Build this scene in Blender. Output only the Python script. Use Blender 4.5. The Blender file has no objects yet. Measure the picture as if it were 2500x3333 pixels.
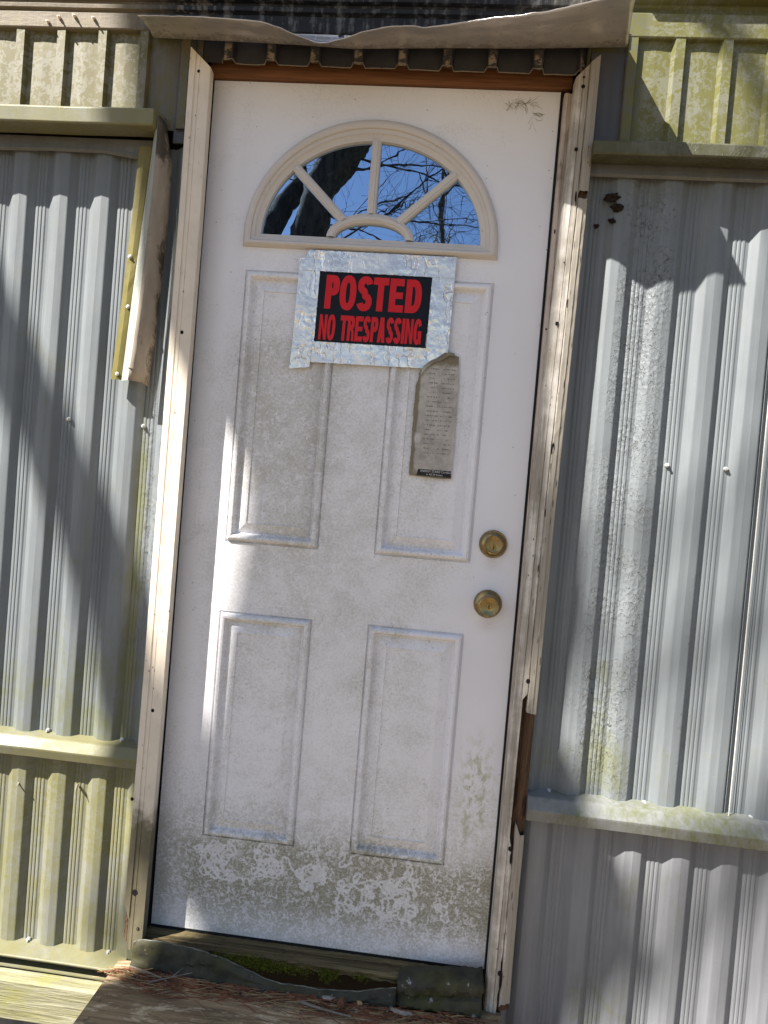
import bpy, bmesh, math, random
from mathutils import Vector, Matrix, noise as mnoise

sc = bpy.context.scene
R = math.radians
rnd = random.Random(7)

# ------------------------------------------------------------------ camera
cam = bpy.data.cameras.new('camera')
cam.sensor_fit = 'VERTICAL'; cam.sensor_height = 24.0
cam.lens = 24.0 * 2311.0 / 3333.0
cam.clip_start = 0.02; cam.clip_end = 400.0
cam_o = bpy.data.objects.new('camera', cam)
sc.collection.objects.link(cam_o)
_r = Vector((0.9929383, 0.0851209, 0.0826316))
_d = Vector((0.0844988, -0.0185659, -0.9962506))
_f = Vector((-0.0832676, 0.9961976, -0.0256274))
m = Matrix.Identity(4)
for i in range(3):
    m[i][0] = _r[i]; m[i][1] = -_d[i]; m[i][2] = -_f[i]
m.translation = (0.6274964, -1.6689624, 1.0977338)
cam_o.matrix_world = m
sc.camera = cam_o

# ------------------------------------------------------------------ light
SUN_AZ, SUN_EL = 53.0, 45.5            # degrees left of the wall's normal, and up
world = bpy.data.worlds.new('World'); sc.world = world; world.use_nodes = True
wnt = world.node_tree
sky = wnt.nodes.new('ShaderNodeTexSky'); sky.sky_type = 'NISHITA'; sky.sun_disc = False
sky.sun_elevation = R(SUN_EL); sky.sun_rotation = R(180.0 + SUN_AZ)
sky.dust_density = 1.0; sky.air_density = 1.0; sky.ozone_density = 1.6; sky.altitude = 400
wnt.links.new(sky.outputs[0], wnt.nodes['Background'].inputs[0])
wnt.nodes['Background'].inputs[1].default_value = 0.052
sun = bpy.data.lights.new('sun', 'SUN'); sun.energy = 5.0; sun.angle = R(0.53); sun.color = (1.0, 0.95, 0.87)
sun_o = bpy.data.objects.new('sun', sun); sc.collection.objects.link(sun_o)
SD = Vector((-math.sin(R(SUN_AZ)) * math.cos(R(SUN_EL)), -math.cos(R(SUN_AZ)) * math.cos(R(SUN_EL)), math.sin(R(SUN_EL))))
sun_o.rotation_euler = SD.to_track_quat('Z', 'Y').to_euler()
sun_o.location = SD * 30
vs = sc.view_settings
vs.view_transform = 'Standard'; vs.look = 'None'; vs.exposure = 1.5; vs.gamma = 1.0
vs.use_curve_mapping = False
sc.render.engine = 'CYCLES'
sc.cycles.max_bounces = 6; sc.cycles.diffuse_bounces = 4; sc.cycles.glossy_bounces = 3
sc.cycles.use_denoising = True

SX, SZ = math.tan(R(SUN_AZ)), math.tan(R(SUN_EL)) / math.cos(R(SUN_AZ))   # shift of a shadow per metre off the wall


# ------------------------------------------------------------------ objects
ORG = {}


def link(name, me, mats, parent=None, origin=None, bevel=0, solid=0, smooth=None):
    """link a mesh whose vertices are in world space, with its origin at its own middle"""
    vsx = [v.co for v in me.vertices]
    if origin is None:
        lo = Vector((min(v.x for v in vsx), min(v.y for v in vsx), min(v.z for v in vsx)))
        hi = Vector((max(v.x for v in vsx), max(v.y for v in vsx), max(v.z for v in vsx)))
        origin = (lo + hi) / 2
    origin = Vector(origin)
    me.transform(Matrix.Translation(-origin))
    o = bpy.data.objects.new(name, me)
    sc.collection.objects.link(o)
    for mt in (mats if isinstance(mats, (list, tuple)) else [mats]):
        me.materials.append(mt)
    if parent is not None:
        o.parent = parent; o.location = origin - ORG[parent.name]
    else:
        o.location = origin
    ORG[o.name] = origin
    if bevel:
        b = o.modifiers.new('edge', 'BEVEL'); b.width = bevel; b.segments = 2; b.limit_method = 'ANGLE'; b.angle_limit = R(35)
    if solid:
        b = o.modifiers.new('thick', 'SOLIDIFY'); b.thickness = solid; b.offset = 0
    if smooth:
        me.shade_smooth() if hasattr(me, 'shade_smooth') else None
        if smooth < 180:
            try:
                me.set_sharp_from_angle(angle=R(smooth))
            except Exception:
                pass
    return o


def tag(o, label=None, cat=None, group=None, kind=None):
    if label: o['label'] = label
    if cat: o['category'] = cat
    if group: o['group'] = group
    if kind: o['kind'] = kind
    return o


def thing(name, loc, label, cat, group=None):
    o = bpy.data.objects.new(name, None); sc.collection.objects.link(o)
    o.location = loc; o.empty_display_size = 0.05
    ORG[o.name] = Vector(loc)
    return tag(o, label, cat, group, 'thing')


class MB:
    def __init__(s): s.v = []; s.f = []; s.m = []
    def vert(s, p): s.v.append(tuple(p)); return len(s.v) - 1
    def poly(s, pts, mat=0):
        s.f.append([s.vert(p) for p in pts]); s.m.append(mat)
    def box(s, x0, x1, y0, y1, z0, z1, mat=0):
        p = [(x0, y0, z0), (x1, y0, z0), (x1, y1, z0), (x0, y1, z0), (x0, y0, z1), (x1, y0, z1), (x1, y1, z1), (x0, y1, z1)]
        b = len(s.v); s.v += p
        for q in ((0, 1, 5, 4), (1, 2, 6, 5), (2, 3, 7, 6), (3, 0, 4, 7), (4, 5, 6, 7), (3, 2, 1, 0)):
            s.f.append([b + i for i in q]); s.m.append(mat)
    def grid(s, rows, mat=0, close=False, matf=None):
        b = len(s.v); n = len(rows[0])
        for r in rows: s.v += [tuple(p) for p in r]
        for i in range(len(rows) - 1):
            for j in range(n if close else n - 1):
                k = (j + 1) % n
                s.f.append([b + i * n + j, b + i * n + k, b + (i + 1) * n + k, b + (i + 1) * n + j])
                s.m.append(matf(i, j) if matf else mat)
        return b
    def prism(s, pts, y0, y1, mat=0):
        """outline in (x, z), extruded from y0 (front) to y1"""
        n = len(pts)
        a = [s.vert((p[0], y0, p[1])) for p in pts]; b = [s.vert((p[0], y1, p[1])) for p in pts]
        s.f.append(a); s.m.append(mat); s.f.append(b[::-1]); s.m.append(mat)
        for i in range(n):
            j = (i + 1) % n
            s.f.append([a[i], b[i], b[j], a[j]]); s.m.append(mat)
    def extrude_x(s, prof, x0, x1, mat=0, nseg=1, wob=None, caps=True):
        """closed profile in (y, z) run along x"""
        rows = []
        for i in range(nseg + 1):
            x = x0 + (x1 - x0) * i / nseg
            dy, dz = wob(x) if wob else (0, 0)
            rows.append([(x, p[0] + dy, p[1] + dz) for p in prof])
        b = s.grid(rows, mat, close=True)
        if caps:
            n = len(prof)
            s.f.append([b + i for i in range(n)][::-1]); s.m.append(mat)
            s.f.append([b + nseg * n + i for i in range(n)]); s.m.append(mat)
    def tube(s, path, rad, n=8, mat=0, cap=True):
        path = [Vector(p) for p in path]
        if not isinstance(rad, (list, tuple)): rad = [rad] * len(path)
        up = None; rows = []
        for i, p in enumerate(path):
            t = (path[min(i + 1, len(path) - 1)] - path[max(i - 1, 0)]).normalized()
            if up is None:
                up = Vector((0, 0, 1)) if abs(t.z) < .9 else Vector((1, 0, 0))
            u = up - t * up.dot(t)
            if u.length < 1e-6: u = Vector((1, 0, 0)).cross(t)
            u.normalize(); w = t.cross(u); up = u
            rows.append([p + (u * math.cos(6.28318 * k / n) + w * math.sin(6.28318 * k / n)) * rad[i] for k in range(n)])
        b = s.grid(rows, mat, close=True)
        if cap:
            s.f.append([b + i for i in range(n)][::-1]); s.m.append(mat)
            e = b + (len(rows) - 1) * n
            s.f.append([e + i for i in range(n)]); s.m.append(mat)
    def lathe(s, c, prof, n=40, mat=0):
        """profile (radius, y) turned about an axis along y through c=(x, z)"""
        rows = [[(c[0] + max(r, 1e-5) * math.cos(6.28318 * k / n), y, c[1] + max(r, 1e-5) * math.sin(6.28318 * k / n)) for k in range(n)] for r, y in prof]
        s.grid(rows, mat, close=True)
    def build(s, name, mats, parent=None, **kw):
        me = bpy.data.meshes.new(name)
        me.from_pydata(s.v, [], s.f)
        for i, p in enumerate(me.polygons): p.material_index = s.m[i]
        me.validate()
        bm = bmesh.new(); bm.from_mesh(me)
        bmesh.ops.remove_doubles(bm, verts=bm.verts, dist=1e-6)
        bmesh.ops.recalc_face_normals(bm, faces=bm.faces)
        bm.to_mesh(me); bm.free()
        return link(name, me, mats, parent, **kw)


def fill_loops(loops, y, name):
    """flat filled shape in the plane y: first loop outer, the others holes"""
    bm = bmesh.new(); edges = []
    for lp in loops:
        vv = [bm.verts.new((p[0], y, p[1])) for p in lp]
        for i in range(len(vv)): edges.append(bm.edges.new((vv[i], vv[(i + 1) % len(vv)])))
    bmesh.ops.triangle_fill(bm, use_beauty=True, use_dissolve=False, edges=edges)
    for fc in bm.faces:
        fc.normal_update()
        if fc.normal.y > 0: fc.normal_flip()
    me = bpy.data.meshes.new(name); bm.to_mesh(me); bm.free()
    return me


def nz(x, y=0.0, z=0.0, s=1.0):
    return mnoise.noise(Vector((x * s, y * s, z * s)))


def lerp(a, b, t): return a + (b - a) * t


def interp(tab, x):
    if x <= tab[0][0]: return tab[0][1]
    for (a, va), (b, vb) in zip(tab, tab[1:]):
        if x <= b: return va + (vb - va) * (x - a) / (b - a)
    return tab[-1][1]


# ------------------------------------------------------------------ materials
class N:
    def __init__(s, name, rough=0.5, spec=0.4, metal=0.0):
        s.mat = bpy.data.materials.new(name); s.mat.use_nodes = True
        s.t = s.mat.node_tree; s.b = s.t.nodes['Principled BSDF']
        s.b.inputs['Roughness'].default_value = rough; s.b.inputs['Specular IOR Level'].default_value = spec
        s.b.inputs['Metallic'].default_value = metal
        g = s.t.nodes.new('ShaderNodeNewGeometry'); s.P = g.outputs['Position']; s.Nrm = g.outputs['Normal']
        sp = s.t.nodes.new('ShaderNodeSeparateXYZ'); s.t.links.new(s.P, sp.inputs[0])
        s.X, s.Y, s.Z = sp.outputs
    def put(s, sock, v):
        if isinstance(v, (int, float)): sock.default_value = v
        elif isinstance(v, (tuple, list)):
            sock.default_value = tuple(v) + (1.0,) if len(v) == 3 and len(sock.default_value) == 4 else v
        else: s.t.links.new(v, sock)
    def math(s, op, a, b=0.0, clamp=False):
        n = s.t.nodes.new('ShaderNodeMath'); n.operation = op; n.use_clamp = clamp
        s.put(n.inputs[0], a); s.put(n.inputs[1], b); return n.outputs[0]
    def add(s, *a):
        r = a[0]
        for b in a[1:]: r = s.math('ADD', r, b)
        return r
    def mul(s, *a):
        r = a[0]
        for b in a[1:]: r = s.math('MULTIPLY', r, b)
        return r
    def inv(s, a): return s.math('SUBTRACT', 1.0, a)
    def mx(s, a, b): return s.math('MAXIMUM', a, b)
    def scl(s, k, v=None):
        n = s.t.nodes.new('ShaderNodeVectorMath'); n.operation = 'MULTIPLY'
        s.put(n.inputs[0], v or s.P); n.inputs[1].default_value = k; return n.outputs[0]
    def vadd(s, a, b):
        n = s.t.nodes.new('ShaderNodeVectorMath'); n.operation = 'ADD'
        s.put(n.inputs[0], a); s.put(n.inputs[1], b); return n.outputs[0]
    def noise(s, scale, detail=3.0, rough=0.55, dist=0.0, vec=None, col=False):
        n = s.t.nodes.new('ShaderNodeTexNoise')
        s.put(n.inputs['Vector'], vec or s.P)
        n.inputs['Scale'].default_value = scale; n.inputs['Detail'].default_value = detail
        n.inputs['Roughness'].default_value = rough; n.inputs['Distortion'].default_value = dist
        return n.outputs['Color' if col else 'Fac']
    def voro(s, scale, feature='F1', vec=None, out='Distance', rand=1.0):
        n = s.t.nodes.new('ShaderNodeTexVoronoi'); n.feature = feature
        s.put(n.inputs['Vector'], vec or s.P); n.inputs['Scale'].default_value = scale
        n.inputs['Randomness'].default_value = rand
        return n.outputs[out]
    def mr(s, v, a, b, c=0.0, d=1.0, smooth=True):
        n = s.t.nodes.new('ShaderNodeMapRange'); n.clamp = True
        n.interpolation_type = 'SMOOTHSTEP' if smooth else 'LINEAR'
        s.put(n.inputs[0], v)
        n.inputs[1].default_value = a; n.inputs[2].default_value = b; n.inputs[3].default_value = c; n.inputs[4].default_value = d
        if smooth and a > b:      # smoothstep needs an ascending range
            n.inputs[1].default_value = b; n.inputs[2].default_value = a; n.inputs[3].default_value = d; n.inputs[4].default_value = c
        return n.outputs[0]
    def win(s, v, a, b, soft):
        return s.mul(s.mr(v, a - soft, a + soft), s.mr(v, b + soft, b - soft))
    def mix(s, fac, a, b):
        n = s.t.nodes.new('ShaderNodeMix'); n.data_type = 'RGBA'
        s.put(n.inputs[0], fac); s.put(n.inputs[6], a); s.put(n.inputs[7], b); return n.outputs[2]
    def tone(s, col, fac, lo, hi):
        """multiply a colour by lo..hi with fac"""
        k = s.mr(fac, 0.3, 0.7, lo, hi, smooth=False)
        n = s.t.nodes.new('ShaderNodeVectorMath'); n.operation = 'SCALE'
        s.put(n.inputs[0], col); s.put(n.inputs[3], k); return n.outputs[0]
    def contour(s, scale, width, vec=None, detail=2.0, soft=0.6):
        """winding trails: the zero line of a noise"""
        f = s.noise(scale, detail, 0.5, 0.0, vec)
        d = s.math('ABSOLUTE', s.math('SUBTRACT', f, 0.5))
        return s.mr(d, width, width * (1 - soft))
    def warp(s, scale, amt, vec=None):
        c = s.noise(scale, 3.0, 0.6, 0.0, vec, col=True)
        n = s.t.nodes.new('ShaderNodeVectorMath'); n.operation = 'MULTIPLY_ADD'
        s.put(n.inputs[0], c); n.inputs[1].default_value = (amt,) * 3; s.put(n.inputs[2], vec or s.P)
        return n.outputs[0]
    def bump(s, h, strength=0.3, dist=0.002, nrm=None):
        n = s.t.nodes.new('ShaderNodeBump'); n.inputs['Strength'].default_value = strength; n.inputs['Distance'].default_value = dist
        s.put(n.inputs['Height'], h)
        if nrm is not None: s.t.links.new(nrm, n.inputs['Normal'])
        return n.outputs[0]
    def done(s, col=None, nrm=None, rough=None, metal=None):
        if col is not None: s.put(s.b.inputs['Base Color'], col)
        if nrm is not None: s.t.links.new(nrm, s.b.inputs['Normal'])
        if rough is not None: s.put(s.b.inputs['Roughness'], rough)
        if metal is not None: s.put(s.b.inputs['Metallic'], metal)
        return s.mat


def draw_trails():
    """a mask drawn here in code, 1 mm to the pixel over the door: R = broad snail trails at the foot, G = fine squiggles grazed into the algae"""
    import numpy as np
    W, H = 814, 2046
    a = np.zeros((H, W, 2), np.float32)
    rg = random.Random(77)
    def stamp(x, z, r, ch, v=1.0):
        x0, x1 = int(x - r) - 1, int(x + r) + 2; z0, z1 = int(z - r) - 1, int(z + r) + 2
        if x0 < 0 or z0 < 0 or x1 >= W or z1 >= H: return
        yy, xx = np.mgrid[z0:z1, x0:x1]
        k = np.clip(r + 0.5 - np.hypot(xx - x, yy - z), 0, 1) * v
        a[z0:z1, x0:x1, ch] = np.maximum(a[z0:z1, x0:x1, ch], k)
    def walk(x, z, n, step, turn, r, ch, box=None, jit=0.35, v=1.0):
        th = rg.uniform(0, 6.28); w = 0.0
        for i in range(n):
            w = w * 0.86 + rg.gauss(0, turn); th += w
            x += step * math.cos(th); z += step * math.sin(th)
            if box:
                if x < box[0] or x > box[1]: th = math.pi - th; x = min(max(x, box[0]), box[1])
                if z < box[2] or z > box[3]: th = -th; z = min(max(z, box[2]), box[3])
            stamp(x + rg.gauss(0, jit), z + rg.gauss(0, jit), r * rg.uniform(0.55, 1.15), ch, v)
    for (bx, n) in (((92, 335, 130, 236), 2), ((110, 230, 105, 225), 2), ((230, 420, 150, 232), 2), ((345, 460, 200, 300), 1), ((450, 640, 90, 236), 3), ((560, 760, 80, 232), 3), ((360, 470, 130, 240), 1)):
        for k in range(n):
            walk(rg.uniform(bx[0], bx[1]), rg.uniform(bx[2], bx[3]), 210, 1.9, 0.10, 2.6, 0, bx, 1.0)
            walk(rg.uniform(bx[0], bx[1]), rg.uniform(bx[2], bx[3]), 120, 1.5, 0.16, 2.2, 0, bx, 0.7)
    for k in range(4200):
        z = rg.uniform(12, 1640) if k % 3 else rg.uniform(12, 420)
        x = rg.uniform(25, 790)
        walk(x, z, rg.randint(10, 30), 1.2, 0.28, rg.uniform(0.9, 1.7), 1, None, 0.2, rg.uniform(.55, 1))
    im = bpy.data.images.new('trail mask', W, H, float_buffer=False)
    im.colorspace_settings.name = 'Non-Color'
    px = np.ones((H, W, 4), np.float32); px[:, :, 0] = a[:, :, 0]; px[:, :, 1] = a[:, :, 1]; px[:, :, 2] = 0
    im.pixels.foreach_set(px.ravel()); im.update(); im.pack()
    return im


TRAILS = draw_trails()


def trails(n, dx=0.0, dz=0.0):
    tx = n.t.nodes.new('ShaderNodeTexImage'); tx.image = TRAILS; tx.extension = 'REPEAT'
    cv = n.t.nodes.new('ShaderNodeCombineXYZ')
    n.put(cv.inputs[0], n.mul(n.add(n.X, dx), 1 / 0.814)); n.put(cv.inputs[1], n.mul(n.add(n.Z, dz), 1 / 2.046))
    n.t.links.new(cv.outputs[0], tx.inputs['Vector'])
    sx = n.t.nodes.new('ShaderNodeSeparateColor'); n.t.links.new(tx.outputs['Color'], sx.inputs[0])
    return sx.outputs[0], sx.outputs[1]


def m_siding(name, base, algae=0.2, verm=0.0, low=None, crackle=None, patch=None, dark=None, vshift=(0.0, 0.0), algcol=(0.12, 0.125, 0.052)):
    n = N(name, 0.42, 0.35)
    c = n.tone(base, n.noise(3.0, 4, 0.6), 0.88, 1.1)
    c = n.tone(c, n.noise(40, 4, 0.65, vec=n.scl((1, 1, 0.05))), 0.82, 1.12)
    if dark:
        c = n.mix(n.mul(n.win(n.X, dark[0], dark[1], 0.012), 0.85), c, (0.085, 0.088, 0.095))  # shade beside the door casings put into the base colour
    amt = algae
    if low: amt = n.math('ADD', amt, n.mr(n.Z, low[0], low[1], 0.0, low[2]))
    if patch:
        for (xa, xb, za, zb, sx, k) in patch:
            amt = n.add(amt, n.mul(n.win(n.X, xa, xb, sx), n.win(n.Z, za, zb, 0.12), k))
    big = n.noise(7.0, 6, 0.7, 0.6)
    fine = n.noise(110, 5, 0.75, vec=n.scl((1, 1, 0.3)))
    f = n.add(n.mul(big, 0.6), n.mul(fine, 0.4))
    mask = n.math('MULTIPLY', n.mr(n.math('ADD', f, amt), 0.60, 0.86), 0.9)
    if verm:
        ta, tb = trails(n, vshift[0], vshift[1])
        tr = n.mx(n.mul(ta, n.mr(fine, 0.28, 0.42, 0.4, 1.0), 0.7), n.mul(tb, 0.75))
        mask = n.mul(mask, n.inv(n.mul(tr, verm)))
    ac = n.mix(n.noise(18, 3), algcol, tuple(k * 1.5 for k in algcol[:2]) + (algcol[2] * 2.2,))
    c = n.mix(mask, c, ac)
    sp = n.mr(n.voro(160), 0.12, 0.05)
    spm = n.mul(sp, n.mr(n.noise(25, 2), 0.52, 0.62))
    c = n.mix(n.mul(spm, 0.45), c, (0.42, 0.42, 0.38))
    dk = n.mul(n.mr(n.voro(90), 0.09, 0.04), n.mr(n.noise(9, 2), 0.5, 0.6))
    c = n.mix(n.mul(dk, 0.5), c, (0.06, 0.06, 0.05))
    h = n.add(n.mul(n.noise(220, 3, 0.6), 0.4), n.mul(spm, 0.8), n.mul(n.noise(14, 3), 0.9))
    nr = n.bump(h, 0.35, 0.0012)
    if crackle:
        wv = n.warp(60, 0.012)
        cell = n.voro(120, 'DISTANCE_TO_EDGE', n.scl((1, 1, 0.75), wv))
        cr = n.mul(n.mr(cell, 0.075, 0.0), n.mr(n.noise(95, 2), 0.46, 0.58))
        reg = 0.0
        for (xa, xb, za, zb, sx, k) in crackle:
            reg = n.add(reg, n.mul(n.win(n.X, xa, xb, sx), n.win(n.Z, za, zb, 0.15), k))
        reg = n.math('MULTIPLY', reg, n.mr(n.noise(11, 3), 0.32, 0.58), True)
        crm = n.mul(cr, reg)
        c = n.mix(n.mul(crm, 0.85), c, (0.05, 0.052, 0.046))
        flake = n.mul(n.voro(120, 'F1', n.scl((1, 1, 0.75), wv)), reg)
        nr = n.bump(n.add(n.mul(crm, -1.0), n.mul(flake, 0.8)), 0.6, 0.003, nr)
    return n.done(c, nr, n.mr(f, 0.3, 0.7, 0.36, 0.6))


GREY = (0.176, 0.194, 0.207)
M_MID_L = m_siding('grey ribbed siding', GREY, 0.08, low=(0.9, 0.44, 0.14),
                   crackle=[(-0.10, 0.0, 0.7, 1.3, 0.02, 1.0)], patch=[(-0.12, -0.09, 0.5, 1.3, 0.012, 0.22)])
M_LOW_L = m_siding('algae ribbed siding', (0.225, 0.228, 0.21), 0.30, verm=0.7, low=(0.36, 0.0, -0.06), algcol=(0.145, 0.138, 0.045))
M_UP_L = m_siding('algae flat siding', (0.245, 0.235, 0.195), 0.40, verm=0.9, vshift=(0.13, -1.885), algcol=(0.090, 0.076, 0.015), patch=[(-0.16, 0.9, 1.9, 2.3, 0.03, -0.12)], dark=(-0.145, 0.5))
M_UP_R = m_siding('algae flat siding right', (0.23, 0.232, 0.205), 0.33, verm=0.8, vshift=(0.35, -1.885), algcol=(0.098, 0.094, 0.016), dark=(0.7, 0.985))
M_STRIPM = m_siding('dark grey strip', (0.07, 0.072, 0.082), 0.0)


def m_head():
    n = N('cut header siding', 0.45, 0.3)
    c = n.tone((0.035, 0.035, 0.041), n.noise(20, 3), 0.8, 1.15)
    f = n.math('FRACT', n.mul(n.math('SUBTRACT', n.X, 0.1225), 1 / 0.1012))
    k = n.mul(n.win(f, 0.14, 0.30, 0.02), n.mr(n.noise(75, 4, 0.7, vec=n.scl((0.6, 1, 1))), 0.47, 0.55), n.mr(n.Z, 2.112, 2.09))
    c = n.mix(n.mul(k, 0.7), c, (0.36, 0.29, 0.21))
    return n.done(c, n.bump(n.noise(200, 3), 0.2, 0.001))


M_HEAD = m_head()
M_MID_R = m_siding('peeling ribbed siding', GREY, 0.03, low=(0.8, 0.45, 0.1),
                   crackle=[(0.975, 1.09, 0.45, 1.85, 0.012, 1.0), (1.09, 1.12, 0.4, 1.6, 0.01, 0.5), (1.2, 1.22, 0.45, 1.2, 0.01, 0.5), (0.93, 0.97, 0.4, 1.3, 0.01, 0.35)],
                   patch=[(1.0, 1.07, 0.45, 0.8, 0.03, 0.15), (1.07, 1.1, 0.45, 0.62, 0.02, 0.12)])
M_LOW_R = m_siding('lower grey siding', (0.205, 0.21, 0.225), 0.05, patch=[(1.02, 1.13, -0.2, 0.12, 0.05, 0.13), (1.1, 1.15, 0.1, 0.32, 0.03, 0.10)])
M_LEDGE_R = m_siding('mossy ledge', (0.15, 0.15, 0.125), 0.30, verm=0.7, algcol=(0.055, 0.055, 0.018), crackle=[(1.05, 3.0, 1.8, 2.0, 0.05, 0.8)])
M_TRIM = m_siding('grey trim', (0.19, 0.195, 0.20), 0.12)
M_TRIM_L = m_siding('algae trim', (0.215, 0.215, 0.185), 0.30, verm=0.4, algcol=(0.15, 0.14, 0.05))
M_TRIM_R2 = m_siding('patchy green trim', (0.22, 0.225, 0.225), 0.12, patch=[(0.95, 1.6, 0.35, 0.5, 0.06, 0.10)], algcol=(0.09, 0.10, 0.018))


def m_wood_trim(name, paint, bare, wear, algae_low=None, right_edge=None):
    n = N(name, 0.6, 0.25)
    gv = n.scl((1, 1, 0.035))
    g1 = n.noise(240, 4, 0.65, 0.3, gv)
    g2 = n.noise(70, 4, 0.6, 0.2, gv)
    wn = n.add(n.mul(n.noise(5, 5, 0.65), 0.55), n.mul(g2, 0.45))
    wm = n.mr(n.math('ADD', wn, wear), 0.5, 0.66) if not right_edge else n.mr(
        n.add(wn, wear, n.mr(n.X, right_edge[0], right_edge[1], 0.0, right_edge[2])), 0.5, 0.66)
    p = n.tone(paint, n.noise(12, 4, 0.6), 0.9, 1.06)
    b = n.mix(g1, bare, tuple(k * 0.45 for k in bare))
    c = n.mix(wm, p, b)
    crack = n.mul(n.mr(g1, 0.66, 0.74), wm)
    c = n.mix(n.mul(crack, 0.8), c, (0.09, 0.075, 0.06))
    dirt = n.mr(n.noise(45, 4, 0.7, vec=n.scl((1, 1, 0.25))), 0.62, 0.75)
    c = n.mix(n.mul(dirt, 0.35), c, (0.25, 0.19, 0.14))
    if algae_low:
        am = n.mr(n.add(n.mr(n.Z, algae_low[0], algae_low[1]), n.mul(n.math('SUBTRACT', n.noise(22, 4, 0.7), 0.5), 1.1)), 0.35, 0.85)
        c = n.mix(n.mul(am, 0.85), c, n.mix(n.noise(60, 3), (0.10, 0.085, 0.024), (0.035, 0.028, 0.010)))
    fleck = n.mul(n.mr(n.voro(60, 'F1', n.scl((1, 1, 0.6))), 0.13, 0.08), n.mr(n.noise(8, 2), 0.46, 0.58))
    c = n.mix(n.mul(fleck, 0.75), c, (0.14, 0.075, 0.04))
    pit = n.mul(n.mr(n.voro(120, 'F1', n.scl((1, 1, 0.16))), 0.26, 0.12), n.mr(n.noise(26, 4, 0.7, vec=n.scl((1, 1, 0.3))), 0.46, 0.57), n.mr(wm, 0, 1, 0.25, 1.0))
    if right_edge:
        pit = n.mul(pit, n.mr(n.X, right_edge[0] - 0.02, right_edge[1], 0.35, 1.0))
    c = n.mix(n.mul(pit, 0.85), c, (0.05, 0.038, 0.028))
    h = n.add(n.mul(pit, -1.2), n.mul(g1, n.mr(wm, 0, 1, 0.15, 1.0)), n.mul(wm, -0.5), n.mul(crack, -1.0))
    return n.done(c, n.bump(h, 0.5, 0.0016), n.mr(wm, 0, 1, 0.45, 0.8))


M_CAS_L = m_wood_trim('cream casing paint', (0.74, 0.655, 0.545), (0.42, 0.37, 0.29), -0.17, algae_low=(0.42, 0.20))
M_CAS_R = m_wood_trim('weathered casing', (0.70, 0.655, 0.60), (0.45, 0.405, 0.34), 0.09, right_edge=(0.842, 0.872, 0.16))
M_JAMB = m_wood_trim('peeling jamb', (0.55, 0.47, 0.41), (0.30, 0.23, 0.17), 0.02)
M_ROT = None


def m_simple_wood(name, a, b, axis='z', scale=60, bump=0.6, rough=0.75, extra=None):
    n = N(name, rough, 0.2)
    k = {'z': (1, 1, 0.05), 'x': (0.05, 1, 1)}[axis]
    g = n.noise(scale, 5, 0.65, 0.8, n.scl(k))
    g2 = n.noise(scale * 4, 3, 0.6, 0.3, n.scl(k))
    c = n.mix(n.mr(g, 0.3, 0.7), a, b)
    c = n.tone(c, g2, 0.7, 1.2)
    if extra: c = extra(n, c)
    return n.done(c, n.bump(n.add(g, n.mul(g2, 0.6)), bump, 0.003))


M_ROT = m_simple_wood('rotten wood', (0.045, 0.026, 0.015), (0.15, 0.085, 0.048), 'z', 55, 1.0)
M_HEADWOOD = m_simple_wood('brown header wood', (0.125, 0.050, 0.022), (0.21, 0.092, 0.040), 'x', 40, 0.3, 0.6,
                           lambda n, c: n.mix(n.mul(n.mr(n.voro(9), 0.12, 0.04), 0.85), c, (0.05, 0.02, 0.01)))
M_SILLWOOD = m_simple_wood('rotten sill wood', (0.05, 0.038, 0.018), (0.25, 0.20, 0.10), 'x', 42, 1.0)
M_SKIRTWOOD = m_simple_wood('algae board', (0.24, 0.225, 0.115), (0.37, 0.355, 0.25), 'x', 75, 1.0, 0.7,
                            lambda n, c: n.mix(n.mr(n.noise(9, 4, 0.7), 0.5, 0.68), c, (0.27, 0.26, 0.10)))


def m_step():
    n = N('old plywood', 0.75, 0.25)
    g = n.noise(26, 5, 0.65, 1.2, n.scl((0.12, 1, 1)))
    g2 = n.noise(110, 4, 0.65, 0.4, n.scl((0.1, 1, 1)))
    c = n.mix(n.mr(g, 0.35, 0.65), (0.21, 0.15, 0.088), (0.40, 0.29, 0.17))
    c = n.tone(c, g2, 0.75, 1.2)
    pale = n.mul(n.mr(n.noise(8, 6, 0.75, 1.5, n.scl((0.4, 1.5, 1))), 0.49, 0.58), n.mr(g2, 0.40, 0.52))
    c = n.mix(n.mul(pale, 0.85), c, (0.66, 0.54, 0.36))
    gr = n.mr(n.noise(6, 5, 0.65), 0.45, 0.65)
    c = n.mix(n.mul(gr, n.mr(n.X, 0.45, -0.05, 0.15, 0.8)), c, (0.10, 0.09, 0.026))
    dark = n.mr(n.noise(11, 4, 0.6, vec=n.scl((0.5, 1, 1))), 0.58, 0.68)
    c = n.mix(n.mul(dark, 0.6), c, (0.055, 0.05, 0.05))
    lich = n.mul(n.mr(n.noise(50, 4, 0.7), 0.55, 0.62), n.mr(n.noise(7, 3), 0.55, 0.65))
    c = n.mix(n.mul(lich, 0.8), c, (0.33, 0.30, 0.13))
    return n.done(c, n.bump(n.add(g2, n.mul(pale, 0.6), n.mul(g, 0.6)), 0.6, 0.0025))


M_STEP = m_step()


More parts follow.
